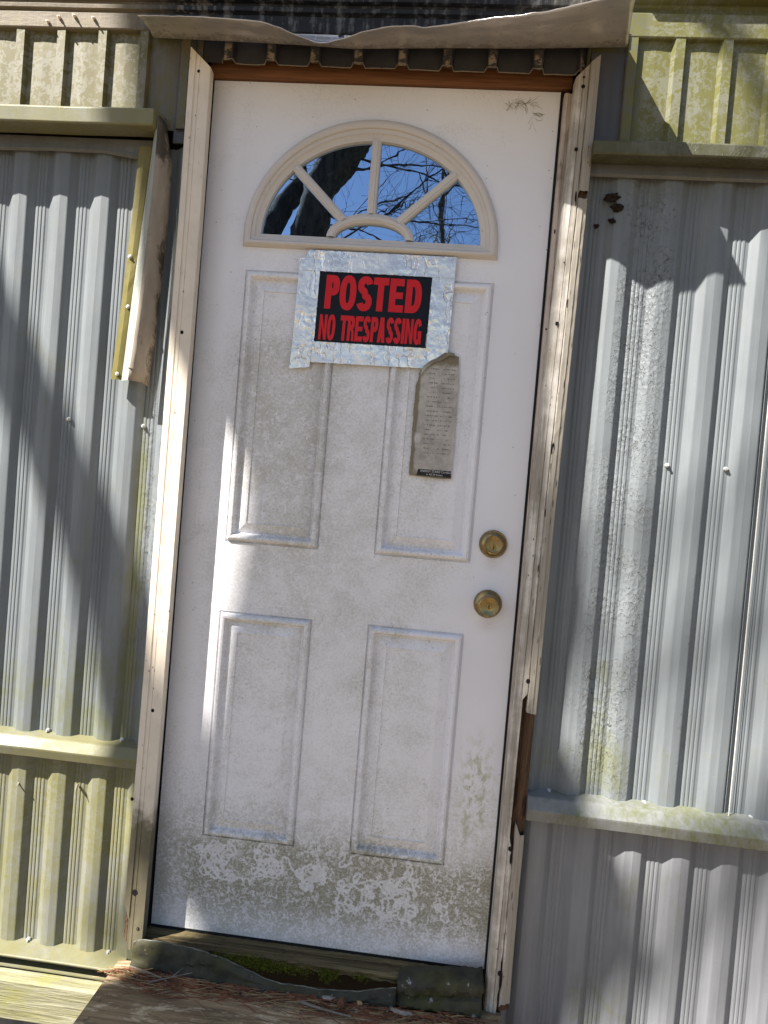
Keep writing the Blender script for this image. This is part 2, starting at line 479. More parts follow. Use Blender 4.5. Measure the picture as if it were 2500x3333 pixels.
def m_door():
    n = N('door paint', 0.46, 0.3)
    c = n.tone((0.82, 0.815, 0.86), n.noise(2.2, 3), 0.95, 1.04)
    low = n.mr(n.Z, 0.62, 0.18)
    vlow = n.mul(n.mr(n.Z, 0.34, 0.20), n.mr(n.Z, 0.0, 0.13, 0.3, 1.0))
    midc = n.mul(n.win(n.X, 0.06, 0.62, 0.09), n.win(n.Z, 0.5, 1.5, 0.28))
    amt = n.add(0.03, n.mul(low, 0.13), n.mul(midc, 0.12), n.mul(vlow, 0.10))
    amt = n.add(amt, n.mul(n.win(n.X, 0.10, 0.36, 0.06), n.win(n.Z, 0.95, 1.5, 0.2), 0.07))
    amt = n.math('SUBTRACT', amt, n.mul(n.mr(n.X, 0.69, 0.77), n.mr(n.Z, 0.35, 0.8), 0.2))
    w = n.warp(90, 0.008)
    blot = n.noise(9, 6, 0.7, 0.4)
    fine = n.noise(170, 5, 0.8)
    grime = n.mr(n.add(n.mul(blot, 0.42), n.mul(fine, 0.58), amt), 0.52, 0.84)
    trail, worm = trails(n)
    grime = n.mul(grime, n.inv(n.mul(worm, 0.75)))
    c = n.mix(n.mul(grime, 0.66), c, n.mix(n.noise(30, 3), (0.36, 0.34, 0.29), (0.30, 0.29, 0.20)))
    # olive film on the bottom, cut by broad meandering snail trails
    cl = n.mul(n.mr(n.add(n.Z, n.mul(n.math('SUBTRACT', n.noise(5, 3), 0.5), 0.16)), 0.285, 0.205), n.mr(n.Z, 0.02, 0.11, 0.15, 1.0))
    cl = n.mul(cl, n.mr(n.X, 0.03, 0.11, 0.45, 1.0))
    film = n.mul(n.mr(n.add(n.mul(n.noise(7, 5, 0.7, 0.5), 0.55), n.mul(fine, 0.45), n.mul(cl, 0.14)), 0.47, 0.63), cl)
    tr = n.mx(n.mul(trail, n.mr(fine, 0.30, 0.42, 0.55, 1.0)), n.mul(worm, 0.8))
    film = n.mul(film, n.mr(fine, 0.36, 0.56, 0.45, 1.0))
    c = n.mix(n.mul(film, n.inv(n.mul(tr, 0.97)), 0.82), c, n.mix(fine, (0.30, 0.285, 0.20), (0.18, 0.17, 0.105)))
    c = n.mix(n.mul(trail, cl, 0.5), c, (0.74, 0.735, 0.77))
    # green patch on the right, algae streaks on the left edge
    gp = n.mul(n.win(n.X, 0.725, 0.79, 0.03), n.win(n.Z, 0.30, 0.52, 0.07))
    gp = n.mul(gp, n.mr(n.noise(60, 5, 0.75, vec=n.scl((1, 1, 0.6))), 0.45, 0.62))
    c = n.mix(n.mul(gp, 0.7), c, (0.30, 0.31, 0.11))
    # small dark specks and rust-brown drips under the locks
    sp = n.mul(n.mr(n.voro(48), 0.085, 0.05), n.mr(n.noise(11, 2), 0.50, 0.58))
    c = n.mix(n.mul(sp, 0.75), c, (0.10, 0.08, 0.06))
    ru = n.mul(n.win(n.X, 0.735, 0.765, 0.02), n.mx(n.win(n.Z, 0.80, 0.83, 0.015), n.win(n.Z, 0.945, 0.968, 0.012)))
    c = n.mix(n.mul(ru, 0.28, n.mr(fine, 0.3, 0.6)), c, (0.30, 0.17, 0.08))
    h = n.add(n.mul(n.noise(260, 2), 0.5), n.mul(grime, 0.6), n.mul(n.noise(3.5, 2), 4.0))
    return n.done(c, n.bump(h, 0.22, 0.0009), n.mr(grime, 0, 1, 0.44, 0.68))


M_DOOR = m_door()


def m_frame_white():
    n = N('window frame plastic', 0.35, 0.4)
    c = n.tone((0.60, 0.555, 0.52), n.noise(5, 3), 0.94, 1.05)
    d = n.mul(n.mr(n.noise(70, 4, 0.7), 0.58, 0.72), n.mr(n.noise(9, 3), 0.45, 0.6))
    c = n.mix(n.mul(d, 0.4), c, (0.22, 0.19, 0.13))
    return n.done(c, n.bump(n.noise(120, 2), 0.12, 0.001))


M_FRAME = m_frame_white()


def m_glass():
    n = N('window glass', 0.0, 1.0)
    n.b.inputs['IOR'].default_value = 3.6
    n.b.inputs['Specular Tint'].default_value = (0.52, 0.72, 1.0, 1.0)   # tint put on the reflection to deepen the blue of the mirrored sky
    h = n.add(n.noise(5, 2), n.mul(n.noise(16, 2), 0.15))
    rr = n.mr(n.noise(60, 4, 0.7), 0.55, 0.8, 0.0, 0.06)
    return n.done((0.006, 0.007, 0.009), n.bump(h, 0.13, 0.004), rr)


M_GLASS = m_glass()


def m_plain(name, col, rough=0.6, spec=0.3, metal=0.0, bump=0.2, var=0.12, scale=30):
    n = N(name, rough, spec, metal)
    c = n.tone(col, n.noise(scale, 4, 0.65), 1 - var, 1 + var)
    return n.done(c, n.bump(n.noise(scale * 5, 3), bump, 0.001))


M_BLACKGAP = m_plain('black weatherstrip', (0.012, 0.012, 0.013), 0.8)
M_CORE = m_plain('dark framing', (0.035, 0.03, 0.026), 0.9)
M_HOLE = m_plain('nail hole', (0.012, 0.009, 0.007), 0.9)
M_SIGNBLK = m_plain('sign black', (0.006, 0.006, 0.009), 0.30, 0.22, var=0.05, bump=0.03, scale=8)
M_SIGNRED = m_plain('sign red', (0.62, 0.014, 0.02), 0.4, 0.25, var=0.05, bump=0.02)
M_WHITEPRINT = m_plain('white print', (0.6, 0.6, 0.6), 0.6)
M_BLACKPRINT = m_plain('black print', (0.02, 0.02, 0.02), 0.6)
M_PALECHIP = m_plain('weathered chip', (0.30, 0.27, 0.23), 0.8, var=0.4, scale=90)
M_CREAMEDGE = m_plain('cream cut edge', (0.24, 0.20, 0.155), 0.6, var=0.3, scale=60)
M_RIM = m_plain('highlighted metal rim', (0.16, 0.16, 0.125), 0.5, var=0.7, scale=40)  # edge highlight of the sill flashing, put into a paler colour
M_SCREW = m_plain('painted screw', (0.42, 0.43, 0.42), 0.5, 0.4)
M_BRIGHTCHIP = m_plain('pale chip', (0.6, 0.58, 0.54), 0.6)


def m_brass(name='tarnished brass'):
    n = N(name, 0.3, 0.5, 1.0)
    t = n.noise(38, 4, 0.65, 0.6)
    c = n.mix(n.mr(t, 0.35, 0.7), (0.36, 0.265, 0.12), (0.20, 0.16, 0.095))
    c = n.mix(n.mul(n.mr(n.noise(120, 3, 0.7), 0.62, 0.74), 0.6), c, (0.16, 0.12, 0.07))
    return n.done(c, n.bump(n.noise(150, 2), 0.05, 0.001), n.mr(t, 0.3, 0.7, 0.22, 0.42))


M_BRASS = m_brass()


def m_foil():
    n = N('foil tape', 0.3, 0.5, 0.7)
    w = n.warp(30, 0.012)
    cr = n.mul(n.contour(30, 0.03, n.scl((1, 1, 0.14), w), 2.0), n.mr(n.noise(16, 2), 0.48, 0.6))
    cr2 = n.mul(n.contour(44, 0.04, w, 1.0), n.mr(n.noise(11, 2), 0.56, 0.66))
    h = n.add(n.mul(n.noise(26, 2, 0.5), 0.8), n.mul(n.mx(cr, cr2), -0.8), n.mul(n.noise(90, 3), 0.25))
    c = n.tone((0.90, 0.855, 0.81), n.noise(16, 4, 0.65), 0.84, 1.06)
    d = n.mul(n.mr(n.noise(34, 4, 0.7), 0.60, 0.70), n.mr(n.noise(6, 2), 0.54, 0.64))
    c = n.mix(n.mul(d, 0.5), c, (0.30, 0.25, 0.11))
    return n.done(c, n.bump(h, 0.75, 0.004), n.mr(n.noise(15, 3), 0.3, 0.7, 0.16, 0.34))


M_FOIL = m_foil()


def m_label():
    n = N('mouldy label paper', 0.75, 0.2)
    c = n.tone((0.50, 0.47, 0.43), n.noise(24, 6, 0.78), 0.55, 1.2)
    # a faint printed table: rows of tiny broken strokes
    zz = n.math('FRACT', n.mul(n.Z, 92.0)); row = n.win(zz, 0.35, 0.62, 0.08)
    st = n.mr(n.noise(420, 1, vec=n.scl((1, 1, 0.25))), 0.46, 0.52)
    blk = n.mr(n.noise(38, 2, vec=n.scl((1, 1, 0.7))), 0.38, 0.45)
    txt = n.mul(row, st, blk, n.win(n.X, 0.566, 0.628, 0.002), n.win(n.Z, 1.20, 1.405, 0.004))
    gl = n.win(n.math('FRACT', n.mul(n.X, 62.0)), 0.0, 0.05, 0.03)
    gl = n.mul(gl, n.mr(n.noise(30, 2), 0.5, 0.54), n.win(n.X, 0.57, 0.63, 0.002), n.win(n.Z, 1.20, 1.40, 0.004))
    c = n.mix(n.mul(n.mx(txt, gl), 0.7), c, (0.10, 0.095, 0.09))
    ex = n.mx(n.mr(n.X, 0.556, 0.540), n.mx(n.mr(n.Z, 1.17, 1.15, 0, 0.6), n.mr(n.Z, 1.37, 1.43, 0, 0.7)))
    ed = n.mr(n.add(ex, n.noise(40, 5, 0.7)), 0.72, 1.15)
    c = n.mix(n.mul(ed, 0.8), c, (0.17, 0.135, 0.075))
    ch = n.mul(n.win(n.X, 0.545, 0.56, 0.004), n.win(n.Z, 1.225, 1.245, 0.006))
    c = n.mix(n.mul(ch, n.mr(n.noise(120, 3), 0.35, 0.5)), c, (0.55, 0.55, 0.55))
    return n.done(c, n.bump(n.noise(120, 5, 0.7), 0.5, 0.0015))


M_LABEL = m_label()


def m_flashing():
    n = N('brown drip flashing', 0.24, 0.5, 0.65)
    c = n.tone((0.86, 0.81, 0.77), n.noise(5, 5, 0.65), 0.75, 1.12)
    d = n.mr(n.add(n.noise(30, 6, 0.78), n.mr(n.Y, -0.10, -0.05, 0.0, 0.16)), 0.54, 0.70)
    c = n.mix(n.mul(d, 0.55), c, (0.20, 0.15, 0.11))
    s = n.mul(n.mr(n.voro(40), 0.10, 0.06), n.mr(n.noise(6, 2), 0.5, 0.6))
    c = n.mix(n.mul(s, 0.8), c, (0.09, 0.055, 0.03))
    return n.done(c, n.bump(n.add(n.mul(n.noise(6, 3), 2.5), n.noise(60, 3)), 0.3, 0.003), n.mr(d, 0, 1, 0.28, 0.5))


M_FLASH = m_flashing()


def m_fascia():
    """cream at the left, black mould in the middle, mossy at the right"""
    n = N('fascia paint', 0.6, 0.3)
    st = n.noise(55, 4, 0.65, vec=n.scl((1, 1, 0.12)))
    c = n.tone((0.19, 0.155, 0.11), n.noise(30, 4, 0.7, vec=n.scl((0.2, 1, 1))), 0.8, 1.1)
    mg = n.mul(n.win(n.X, -0.14, 0.95, 0.10), n.mr(n.add(st, n.mul(n.noise(12, 4, 0.7), 0.5)), 0.92, 0.72))
    full = n.win(n.X, -0.02, 0.92, 0.16)
    mold = n.mx(n.mul(full, 0.93), mg)
    moldc = n.mix(n.mr(n.add(st, n.mul(n.noise(70, 3), 0.4)), 0.70, 0.9), (0.012, 0.012, 0.013), (0.11, 0.115, 0.115))
    c = n.mix(mold, c, moldc)
    gr = n.mul(n.mr(n.X, 0.93, 1.0), n.mr(n.noise(18, 5, 0.7), 0.35, 0.6))
    c = n.mix(n.mul(gr, 0.75), c, (0.26, 0.25, 0.07))
    gl = n.mul(n.mr(n.X, -0.1, -0.3), n.mr(n.noise(26, 4, 0.7), 0.5, 0.66))
    c = n.mix(n.mul(gl, 0.4), c, (0.2, 0.17, 0.08))
    return n.done(c, n.bump(n.add(n.noise(80, 4, 0.7, vec=n.scl((0.3, 1, 1))), st), 0.5, 0.002))


M_FASCIA = m_fascia()


def m_drips():
    n = N('dripped white board', 0.6, 0.3)
    s = n.noise(75, 3, 0.6, vec=n.scl((1, 1, 0.06)))
    k = n.mr(n.add(s, n.mr(n.Z, 2.128, 2.140, 0, 0.5)), 0.50, 0.54)
    k = n.mul(k, n.mx(n.win(n.X, 0.285, 0.355, 0.008), n.mr(n.Z, 2.132, 2.14)))
    c = n.mix(k, (0.66, 0.66, 0.70), (0.02, 0.02, 0.03))
    return n.done(c)


M_DRIPS = m_drips()


def m_sillmetal():
    n = N('dull crumpled metal', 0.6, 0.25, 0.0)
    c = n.tone((0.040, 0.038, 0.027), n.noise(16, 5, 0.7), 0.4, 1.7)
    g = n.mr(n.noise(10, 5, 0.7, vec=n.scl((0.6, 1, 1))), 0.42, 0.62)
    c = n.mix(n.mul(g, 0.8), c, (0.065, 0.062, 0.022))
    w = n.mul(n.mr(n.noise(46, 5, 0.75), 0.61, 0.65), n.mr(n.noise(9, 2), 0.54, 0.6))
    c = n.mix(n.mul(w, 0.8), c, (0.38, 0.38, 0.36))
    return n.done(c, n.bump(n.add(n.noise(30, 4), n.mul(n.noise(120, 3), 0.3)), 0.4, 0.004))


M_SILLMETAL = m_sillmetal()


def m_hang(name, a, b, mold):
    n = N(name, 0.5, 0.35)
    c = n.tone(a, n.noise(40, 5, 0.7, vec=n.scl((1, 1, 0.3))), 0.8, 1.15)
    k = n.noise(24, 6, 0.75, 0.5, n.scl((1, 1, 0.5)))
    if mold:
        e = n.mr(n.add(n.X, n.mul(n.Z, -0.055)), -0.175, -0.150)      # towards the right-hand edge of the strip
        e = n.mx(e, n.mr(n.Z, 1.80, 1.86))
        k = n.add(k, n.mul(e, 0.24), 0.03)
    c = n.mix(n.mul(n.mr(k, 0.58, 0.74), 0.9), c, b)
    return n.done(c, n.bump(n.noise(90, 4, 0.7, vec=n.scl((1, 1, 0.3))), 0.35, 0.002))


M_HANG_OLIVE = m_hang('olive flange', (0.16, 0.135, 0.033), (0.10, 0.09, 0.03), False)
M_HANG_PALE = m_hang('pale flange', (0.34, 0.35, 0.31), (0.16, 0.165, 0.08), False)
M_HANG_DIRT = m_hang('mouldy flange', (0.33, 0.275, 0.215), (0.055, 0.042, 0.028), True)


def m_bark(name, a, b):
    n = N(name, 0.9, 0.15)
    g = n.noise(14, 6, 0.7, 1.0, n.scl((1, 1, 0.25)))
    return n.done(n.mix(n.mr(g, 0.35, 0.65), a, b), n.bump(g, 0.9, 0.03))


M_BARK = m_bark('bark', (0.05, 0.042, 0.035), (0.13, 0.11, 0.09))
M_BARK_D = m_bark('dark bark', (0.03, 0.026, 0.022), (0.085, 0.075, 0.062))


def m_ground():
    n = N('leaf litter', 0.9, 0.15)
    g = n.noise(9, 7, 0.75)
    c = n.mix(n.mr(g, 0.35, 0.65), (0.13, 0.09, 0.055), (0.30, 0.225, 0.145))
    c = n.mix(n.mr(n.noise(1.3, 4), 0.5, 0.7), c, (0.10, 0.12, 0.04))
    return n.done(c, n.bump(g, 0.8, 0.05))


M_GROUND = m_ground()
M_MOSS = m_plain('moss', (0.085, 0.10, 0.012), 0.9, 0.1, var=0.5, scale=120, bump=0.8)
M_NEEDLE = m_plain('red pine needle', (0.20, 0.075, 0.035), 0.6, 0.25, var=0.4, scale=25)
M_STRAW = m_plain('straw', (0.34, 0.25, 0.12), 0.6, 0.25, var=0.3, scale=25)
M_TWIG = m_plain('grey twig', (0.20, 0.17, 0.14), 0.8, 0.2, var=0.3, scale=60)
M_NEST = m_plain('mud nest', (0.028, 0.019, 0.015), 0.95, 0.1, var=0.5, scale=150, bump=1.0)
M_WEB = m_plain('cobweb', (0.30, 0.25, 0.18), 0.8, 0.2)
M_CONE = m_plain('brown cone', (0.13, 0.06, 0.03), 0.7, 0.3, var=0.4, scale=160)

# ------------------------------------------------------------------ ground
g = MB(); g.grid([[(x, y, -0.78 + 0.05 * nz(x, y, 0, 0.3)) for x in [-60 + 4 * i for i in range(31)]] for y in [3 - 4 * j for j in range(20)]])
tag(g.build('ground', M_GROUND, smooth=60), kind='structure')

# ------------------------------------------------------------------ the wall
wall = thing('siding_wall', (0.4, 0.0, -0.6), 'weathered grey ribbed metal wall of an old home around the white door', 'wall')

core = MB()
core.box(-3.2, -0.03, 0.03, 2.6, -0.75, 2.6); core.box(0.845, 4.0, 0.03, 2.6, -0.75, 2.6)
core.box(-0.029, 0.844, 0.03, 2.6, 2.07, 2.6); core.box(-0.029, 0.844, 0.12, 2.6, -0.75, 2.069)
core.build('wall_frame', M_CORE, wall)

PROF = [(-0.0345, 0.0160), (-0.0185, 0.0030), (-0.0165, 0.0022), (0.0, 0.0), (0.0165, 0.0022), (0.0185, 0.0030), (0.0335, 0.0160), (0.0360, 0.0150), (0.0385, 0.0138), (0.0415, 0.0138), (0.0440, 0.0152),
        (0.0470, 0.0136), (0.0505, 0.0136), (0.0530, 0.0152), (0.0560, 0.0138), (0.0595, 0.0138), (0.0625, 0.0154), (0.0690, 0.0160)]


def panel(name, x0, x1, z0, z1, peak, period, y, mat, nz_rows=22, wob=0.0026, label=None, lean=0.0):
    """ribbed sheet; y is the depth of its ridges"""
    pts = []
    k0 = int(math.floor((x0 - peak) / period)) - 1
    k1 = int(math.ceil((x1 - peak) / period)) + 1
    for k in range(k0, k1 + 1):
        for (u, d) in PROF[:-1]:
            pts.append((peak + k * period + u * period / 0.1035, y + d))
    pts.sort()
    out = []
    def at(x):
        return interp(pts, x)
    out.append((x0, at(x0)))
    out += [p for p in pts if x0 < p[0] < x1]
    out.append((x1, at(x1)))
    rows = []
    for i in range(nz_rows + 1):
        z = lerp(z0, z1, i / nz_rows)
        row = []
        for (x, yy) in out:
            w = wob * nz(x * 3 + 5, z * 2.2, y * 7 + 1)
            row.append((x + lean * (z - z0) + 0.0008 * nz(x * 9, z * 4, 3), yy + w, z + (0.0022 * nz(x * 14, 0, z) if i == 0 else 0)))
        rows.append(row)
    b = MB(); b.grid(rows)
    o = b.build(name, mat, wall, solid=0.0009)
    if label: o['label'] = label
    return o


def flat_panel(name, x0, x1, z0, z1, y, mat, r0=0.132, per=0.1012, up=0.013, label=None):
    """pans with narrow square ribs"""
    pts = [(x0, y)]
    k = int(math.floor((x0 - r0) / per)) - 1
    while r0 + k * per < x1 + 0.1:
        c = r0 + k * per
        for u, d in ((-0.002, 0), (0.004, -up), (0.0235, -up), (0.027, 0)):
            if x0 < c + u < x1: pts.append((c + u, y + d))
        mid = c + 0.065
        if x0 < mid < x1: pts.append((mid, y - 0.0012))
        k += 1
    pts.append((x1, y)); pts.sort()
    rows = []
    for i in range(7):
        z = lerp(z0, z1, i / 6)
        rows.append([(x, yy + 0.001 * nz(x * 6, z * 6, 2), z + (0.0025 * nz(x * 20, 1, 1) if i == 0 else 0)) for x, yy in pts])
    b = MB(); b.grid(rows)
    o = b.build(name, mat, wall, solid=0.0009)
    if label: o['label'] = label
    return o


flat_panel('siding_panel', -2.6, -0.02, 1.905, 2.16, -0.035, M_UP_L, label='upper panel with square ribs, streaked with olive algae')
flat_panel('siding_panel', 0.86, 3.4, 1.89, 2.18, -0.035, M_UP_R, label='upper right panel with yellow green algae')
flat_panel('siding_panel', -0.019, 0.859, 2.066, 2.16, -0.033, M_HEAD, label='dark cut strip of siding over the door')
b = MB(); path = []; r_ = random.Random(2)
k = -1
while k < 8:
    c = 0.132 + k * 0.1012
    for u, d in ((-0.004, 0), (0.003, -0.013), (0.0245, -0.013), (0.029, 0), (0.05, -0.0005), (0.078, 0)):
        if -0.01 < c + u < 0.845: path.append((c + u, -0.0335 + d, 2.0655 + (0.004 if d < -0.01 else r_.uniform(-0.001, 0.001))))
    k += 1
b.tube(path, 0.0011, n=5)
o = b.build('cut_edge', M_CREAMEDGE, wall); o['label'] = 'pale cut edge of the siding over the door'
pml = panel('siding_panel', -2.6, -0.032, 0.441, 1.875, -0.249, 0.1035, -0.02, M_MID_L, label='middle ribbed panel left of the door')
pll = panel('siding_panel', -2.6, -0.032, -0.082, 0.44, -0.252, 0.1025, -0.021, M_LOW_L, label='lower ribbed panel green with algae')
pmr = panel('siding_panel', 0.864, 1.322, 0.438, 1.875, 1.079, 0.1065, -0.019, M_MID_R, label='ribbed panel with cracked peeling paint')
pm2 = panel('siding_panel', 1.316, 3.4, 0.437, 1.875, 1.079, 0.1065, -0.0225, M_MID_R)
b = MB(); b.tube([(1.3232, -0.0215 + 0.0004 * nz(k, 2), 0.439 + k * 0.0718) for k in range(21)], 0.0011, n=5)
o = b.build('panel_seam', M_BRIGHTCHIP, wall); o['label'] = 'bright cut edge where two right-hand panels lap'
plr = panel('siding_panel', 0.858, 3.4, -0.7, 0.43, 1.123, 0.1075, -0.021, M_LOW_R, label='lower right ribbed panel')
panel('siding_panel', -2.6, -0.05, -0.75, -0.16, -0.252, 0.1025, 0.005, M_LOW_R, label='dark skirting panel below the board')

# corner strip right of the right casing, above the ledge
b = MB(); b.box(0.868, 0.942, -0.040, -0.034, 1.9, 2.113); b.box(0.9425, 0.9465, -0.047, -0.0345, 1.9, 2.104)
b.build('corner_strip', M_STRIPM, wall, bevel=0.0008)
b = MB(); b.box(-0.075, -0.035, -0.040, -0.034, 1.875, 2.13)
b.build('corner_strip', M_STRIPM, wall, bevel=0.0008)


def wobx(a, s, seed):
    return lambda x: (a * nz(x * s, seed), a * nz(x * s, seed + 9))


# upper ledges: channel trim with a folded front and an open underside
def ledge(x0, x1, zt, zb, yf, yb, mat, dz=0.0, label=None):
    prof = [(yb, zt + 0.014), (yf + 0.004, zt + 0.001), (yf, zt - 0.003), (yf + 0.002, zb + 0.003), (yf + 0.005, zb), (yb, zb + 0.006)]
    b = MB(); b.extrude_x(prof, x0, x1, nseg=24, wob=lambda x: (0.0012 * nz(x * 5, 3), 0.0012 * nz(x * 4, 8) + dz * (x - x0)))
    o = b.build('ledge_trim', mat, wall, bevel=0.0012)
    if label: o['label'] = label
    return o


ledge(-2.6, -0.098, 1.903, 1.866, -0.102, -0.030, M_TRIM_L, 0.007, 'upper left ledge trim, pale green front')
ledge(0.884, 3.4, 1.897, 1.868, -0.092, -0.030, M_LEDGE_R, 0.004, 'upper right ledge trim with mossy flakes')


# backing strips under the ledges, the left one sagging at its right end
def strip(x0, x1, ztop, zfun, y0, mat, n=20):
    b = MB(); rows = []
    for i in range(n + 1):
        x = lerp(x0, x1, i / n); zb = zfun(x)
        rows.append([(x, y0 + 0.004, ztop), (x, y0 - 0.002, lerp(ztop, zb, 0.5)), (x, y0 - 0.006, zb + 0.009), (x, y0 - 0.009, zb + 0.003), (x, y0, zb)])
    b.grid(rows)
    return b.build('trim_strip', mat, wall, solid=0.001)


strip(-2.6, -0.12, 1.886, lambda x: interp([(-0.55, 1.846), (-0.28, 1.853), (-0.20, 1.846), (-0.12, 1.834)], x), -0.026, M_TRIM)
strip(0.886, 3.4, 1.886, lambda x: 1.847 + 0.006 * (x - 0.9), -0.026, M_TRIM)


# lower ledges: sloped drip trim
def drip(x0, x1, zt, yf, mat, slope, label=None, h=0.0, dz=0.0):
    prof = [(-0.004, zt), (yf + 0.019, zt - 0.006), (yf + 0.016, zt - 0.008), (yf, zt - 0.026 - h * .4), (yf + 0.001, zt - 0.030 - h * .5), (yf + 0.008, zt - 0.048 - h), (yf + 0.013, zt - 0.049 - h), (0.0, zt - 0.046 - h)]
    b = MB(); b.extrude_x(prof, x0, x1, nseg=28, wob=lambda x: (0.0014 * nz(x * 6, 4), 0.0014 * nz(x * 5, 6) + dz * (x - x0)))
    o = b.build('ledge_trim', mat, wall, bevel=0.001)
    if label: o['label'] = label
    return o


drip(-2.6, -0.043, 0.447, -0.055, M_TRIM_L, 0.022, 'lower left ledge trim, green and rippled', 0.004)
drip(0.872, 3.4, 0.447, -0.062, M_TRIM_R2, 0.022, 'lower right ledge trim with green patches', 0.010, -0.012)

# bottom left: sill trim, dark gap and skirt board
b = MB(); b.extrude_x([(0.0, -0.074), (-0.058, -0.086), (-0.060, -0.089), (-0.057, -0.094), (0.0, -0.09)], -2.6, -0.045, nseg=20, wob=wobx(0.0015, 6, 3))
o = b.build('ledge_trim', M_TRIM_L, wall, bevel=0.001); o['label'] = 'bottom left ledge trim, sunlit cream'
b = MB(); b.extrude_x([(-0.01, -0.116), (-0.048, -0.120), (-0.048, -0.123), (-0.01, -0.120)], -2.6, -0.055, nseg=10, wob=wobx(0.001, 6, 13))
b.build('trim_strip', M_TRIM_L, wall)
b = MB(); b.extrude_x([(0.0, -0.128), (-0.072, -0.131), (-0.078, -0.136), (-0.078, -0.226), (-0.074, -0.231), (0.0, -0.231)], -2.6, -0.056, nseg=24, wob=wobx(0.0012, 5, 5))
o = b.build('skirt_board', M_SKIRTWOOD, wall, bevel=0.0015); o['label'] = 'grained skirt board tinted green, under the left panels'

# fascia above
fp = [(-0.02, 2.127), (-0.050, 2.126), (-0.052, 2.129), (-0.052, 2.163), (-0.046, 2.166), (-0.050, 2.169), (-0.056, 2.171), (-0.057, 2.180), (-0.048, 2.184),
      (-0.050, 2.190), (-0.062, 2.192), (-0.064, 2.215), (-0.064, 2.30), (-0.02, 2.30)]
b = MB(); b.extrude_x(fp, -2.6, 0.915, nseg=40, wob=lambda x: (0.0012 * nz(x * 6, 2), 0.0015 * nz(x * 5, 1) + 0.007 * (x + 0.2)))
o = b.build('fascia_board', M_FASCIA, wall, bevel=0.0008); o['label'] = 'moulded top fascia, sunlit at the left and black with mould over the door'
fr = [(-0.02, 2.143), (-0.048, 2.142), (-0.050, 2.145), (-0.050, 2.194), (-0.047, 2.197), (-0.028, 2.199), (-0.026, 2.222), (-0.030, 2.226), (-0.060, 2.229), (-0.062, 2.30), (-0.02, 2.30)]
b = MB(); b.extrude_x(fr, 0.918, 3.4, nseg=24, wob=lambda x: (0.001 * nz(x * 6, 12), 0.001 * nz(x * 5, 11) + 0.006 * (x - 0.95)))
o = b.build('fascia_board', M_UP_R, wall, bevel=0.001); o['label'] = 'right top fascia, yellow green in the sun'
# roof edge above, throwing the band of shade on the right
b = MB(); b.box(0.93, 3.4, -0.105, 0.1, 2.268, 2.30); b.box(-2.6, 3.4, -0.06, 0.6, 2.302, 2.36)
b.build('roof_edge', M_TRIM, wall, bevel=0.002)

# white board with black drips between fascia and drip flashing
b = MB(); b.box(0.12, 0.52, -0.049, -0.0475, 2.112, 2.1285)
b.build('backing_board', M_DRIPS, wall)


# ---- screws and nails of the wall: head on a short shank
def screw(x, y, z, parent, r=0.0046, out=0.010, mat=None, name='screw', tilt=0.0):
    b = MB()
    b.lathe((x, z), [(0.0, y - out), (r * 0.55, y - out), (r * 0.62, y - out + 0.001), (r * 0.62, y - out * 0.55), (r, y - out * 0.5), (r * 1.15, y - out * 0.3), (r * 1.15, y)], n=12)
    if tilt:
        b.v = [(p[0] + tilt * (y - p[1]), p[1], p[2] - 0.3 * (y - p[1])) for p in b.v]
    return b.build(name, mat or M_SCREW, parent, smooth=40)


for x, z in ((-0.293, 0.450), (-0.103, 0.448), (-0.296, 1.215), (-0.108, 1.212)):
    screw(x, -0.008, z, pml)
for x, z in ((-0.303, -0.074), (-0.097, -0.078)):
    screw(x, -0.01, z, pll)
for x, z in ((1.122, 1.215), (1.251, 1.217), (1.141, 0.441), (0.925, 0.443)):
    screw(x, -0.006, z, pmr)
screw(1.375, -0.010, 0.440, pm2)
for x, z in ((-0.355, 0.318), (-0.207, 0.325)):
    screw(x, -0.012, z, pll, r=0.003, out=0.02, mat=M_TWIG, name='nail', tilt=0.3)
fas = [o for o in bpy.data.objects if o.name == 'fascia_board'][0]
for x, z in ((-0.392, 2.137), (-0.365, 2.148), (-0.328, 2.152), (-0.281, 2.148)):
    screw(x, -0.052, z, fas, r=0.0032, out=0.013, mat=M_CAS_L, name='nail', tilt=0.15)

# ------------------------------------------------------------------ door frame
frame = thing('door_frame', (0.4, 0.0, -0.03), 'weathered wooden frame around the white door, cream paint peeling', 'door frame')


def zrows(z0, z1, n):
    return [lerp(z0, z1, i / n) for i in range(n + 1)]


# left casing: colonial profile with a mitred top, mossy broken foot
b = MB()
cp = [(-0.043, -0.022), (-0.043, -0.054), (-0.041, -0.0575), (-0.0280, -0.0590), (-0.0268, -0.0568), (-0.0235, -0.0568), (-0.0222, -0.0600), (-0.0165, -0.0602), (-0.0158, -0.0590), (-0.0148, -0.0590), (-0.0140, -0.0604),
      (-0.004, -0.0606), (0.0088, -0.0602), (0.0100, -0.0590), (0.0066, -0.034), (0.0050, -0.026)]
rows = []
zz = zrows(-0.03, 2.036, 60)
for z in zz:
    row = []
    for (x, y) in cp:
        xx = x + interp([(-0.03, -0.006), (0.3, -0.002), (0.6, 0.0), (1.7, 0.002), (2.1, 0.0)], z)
        e = 0.0
        if x < -0.03 and z < 0.06: e = 0.022 + 0.006 * nz(z * 60, 1)              # rotted corner at the foot
        if x < -0.03: xx = xx + e + 0.0007 * nz(z * 40, x)
        zt = z
        if z > 2.03: zt = 2.040 - (x - 0.0100) * 0.92                               # mitre
        if z < -0.02: zt = z + 0.006 * nz(x * 120, 2)
        row.append((xx, y + 0.0006 * nz(x * 50, z * 20), zt))
    rows.append(row)
b.grid(rows)
n0 = len(cp)
o = b.build('casing', M_CAS_L, frame, solid=0.0012)
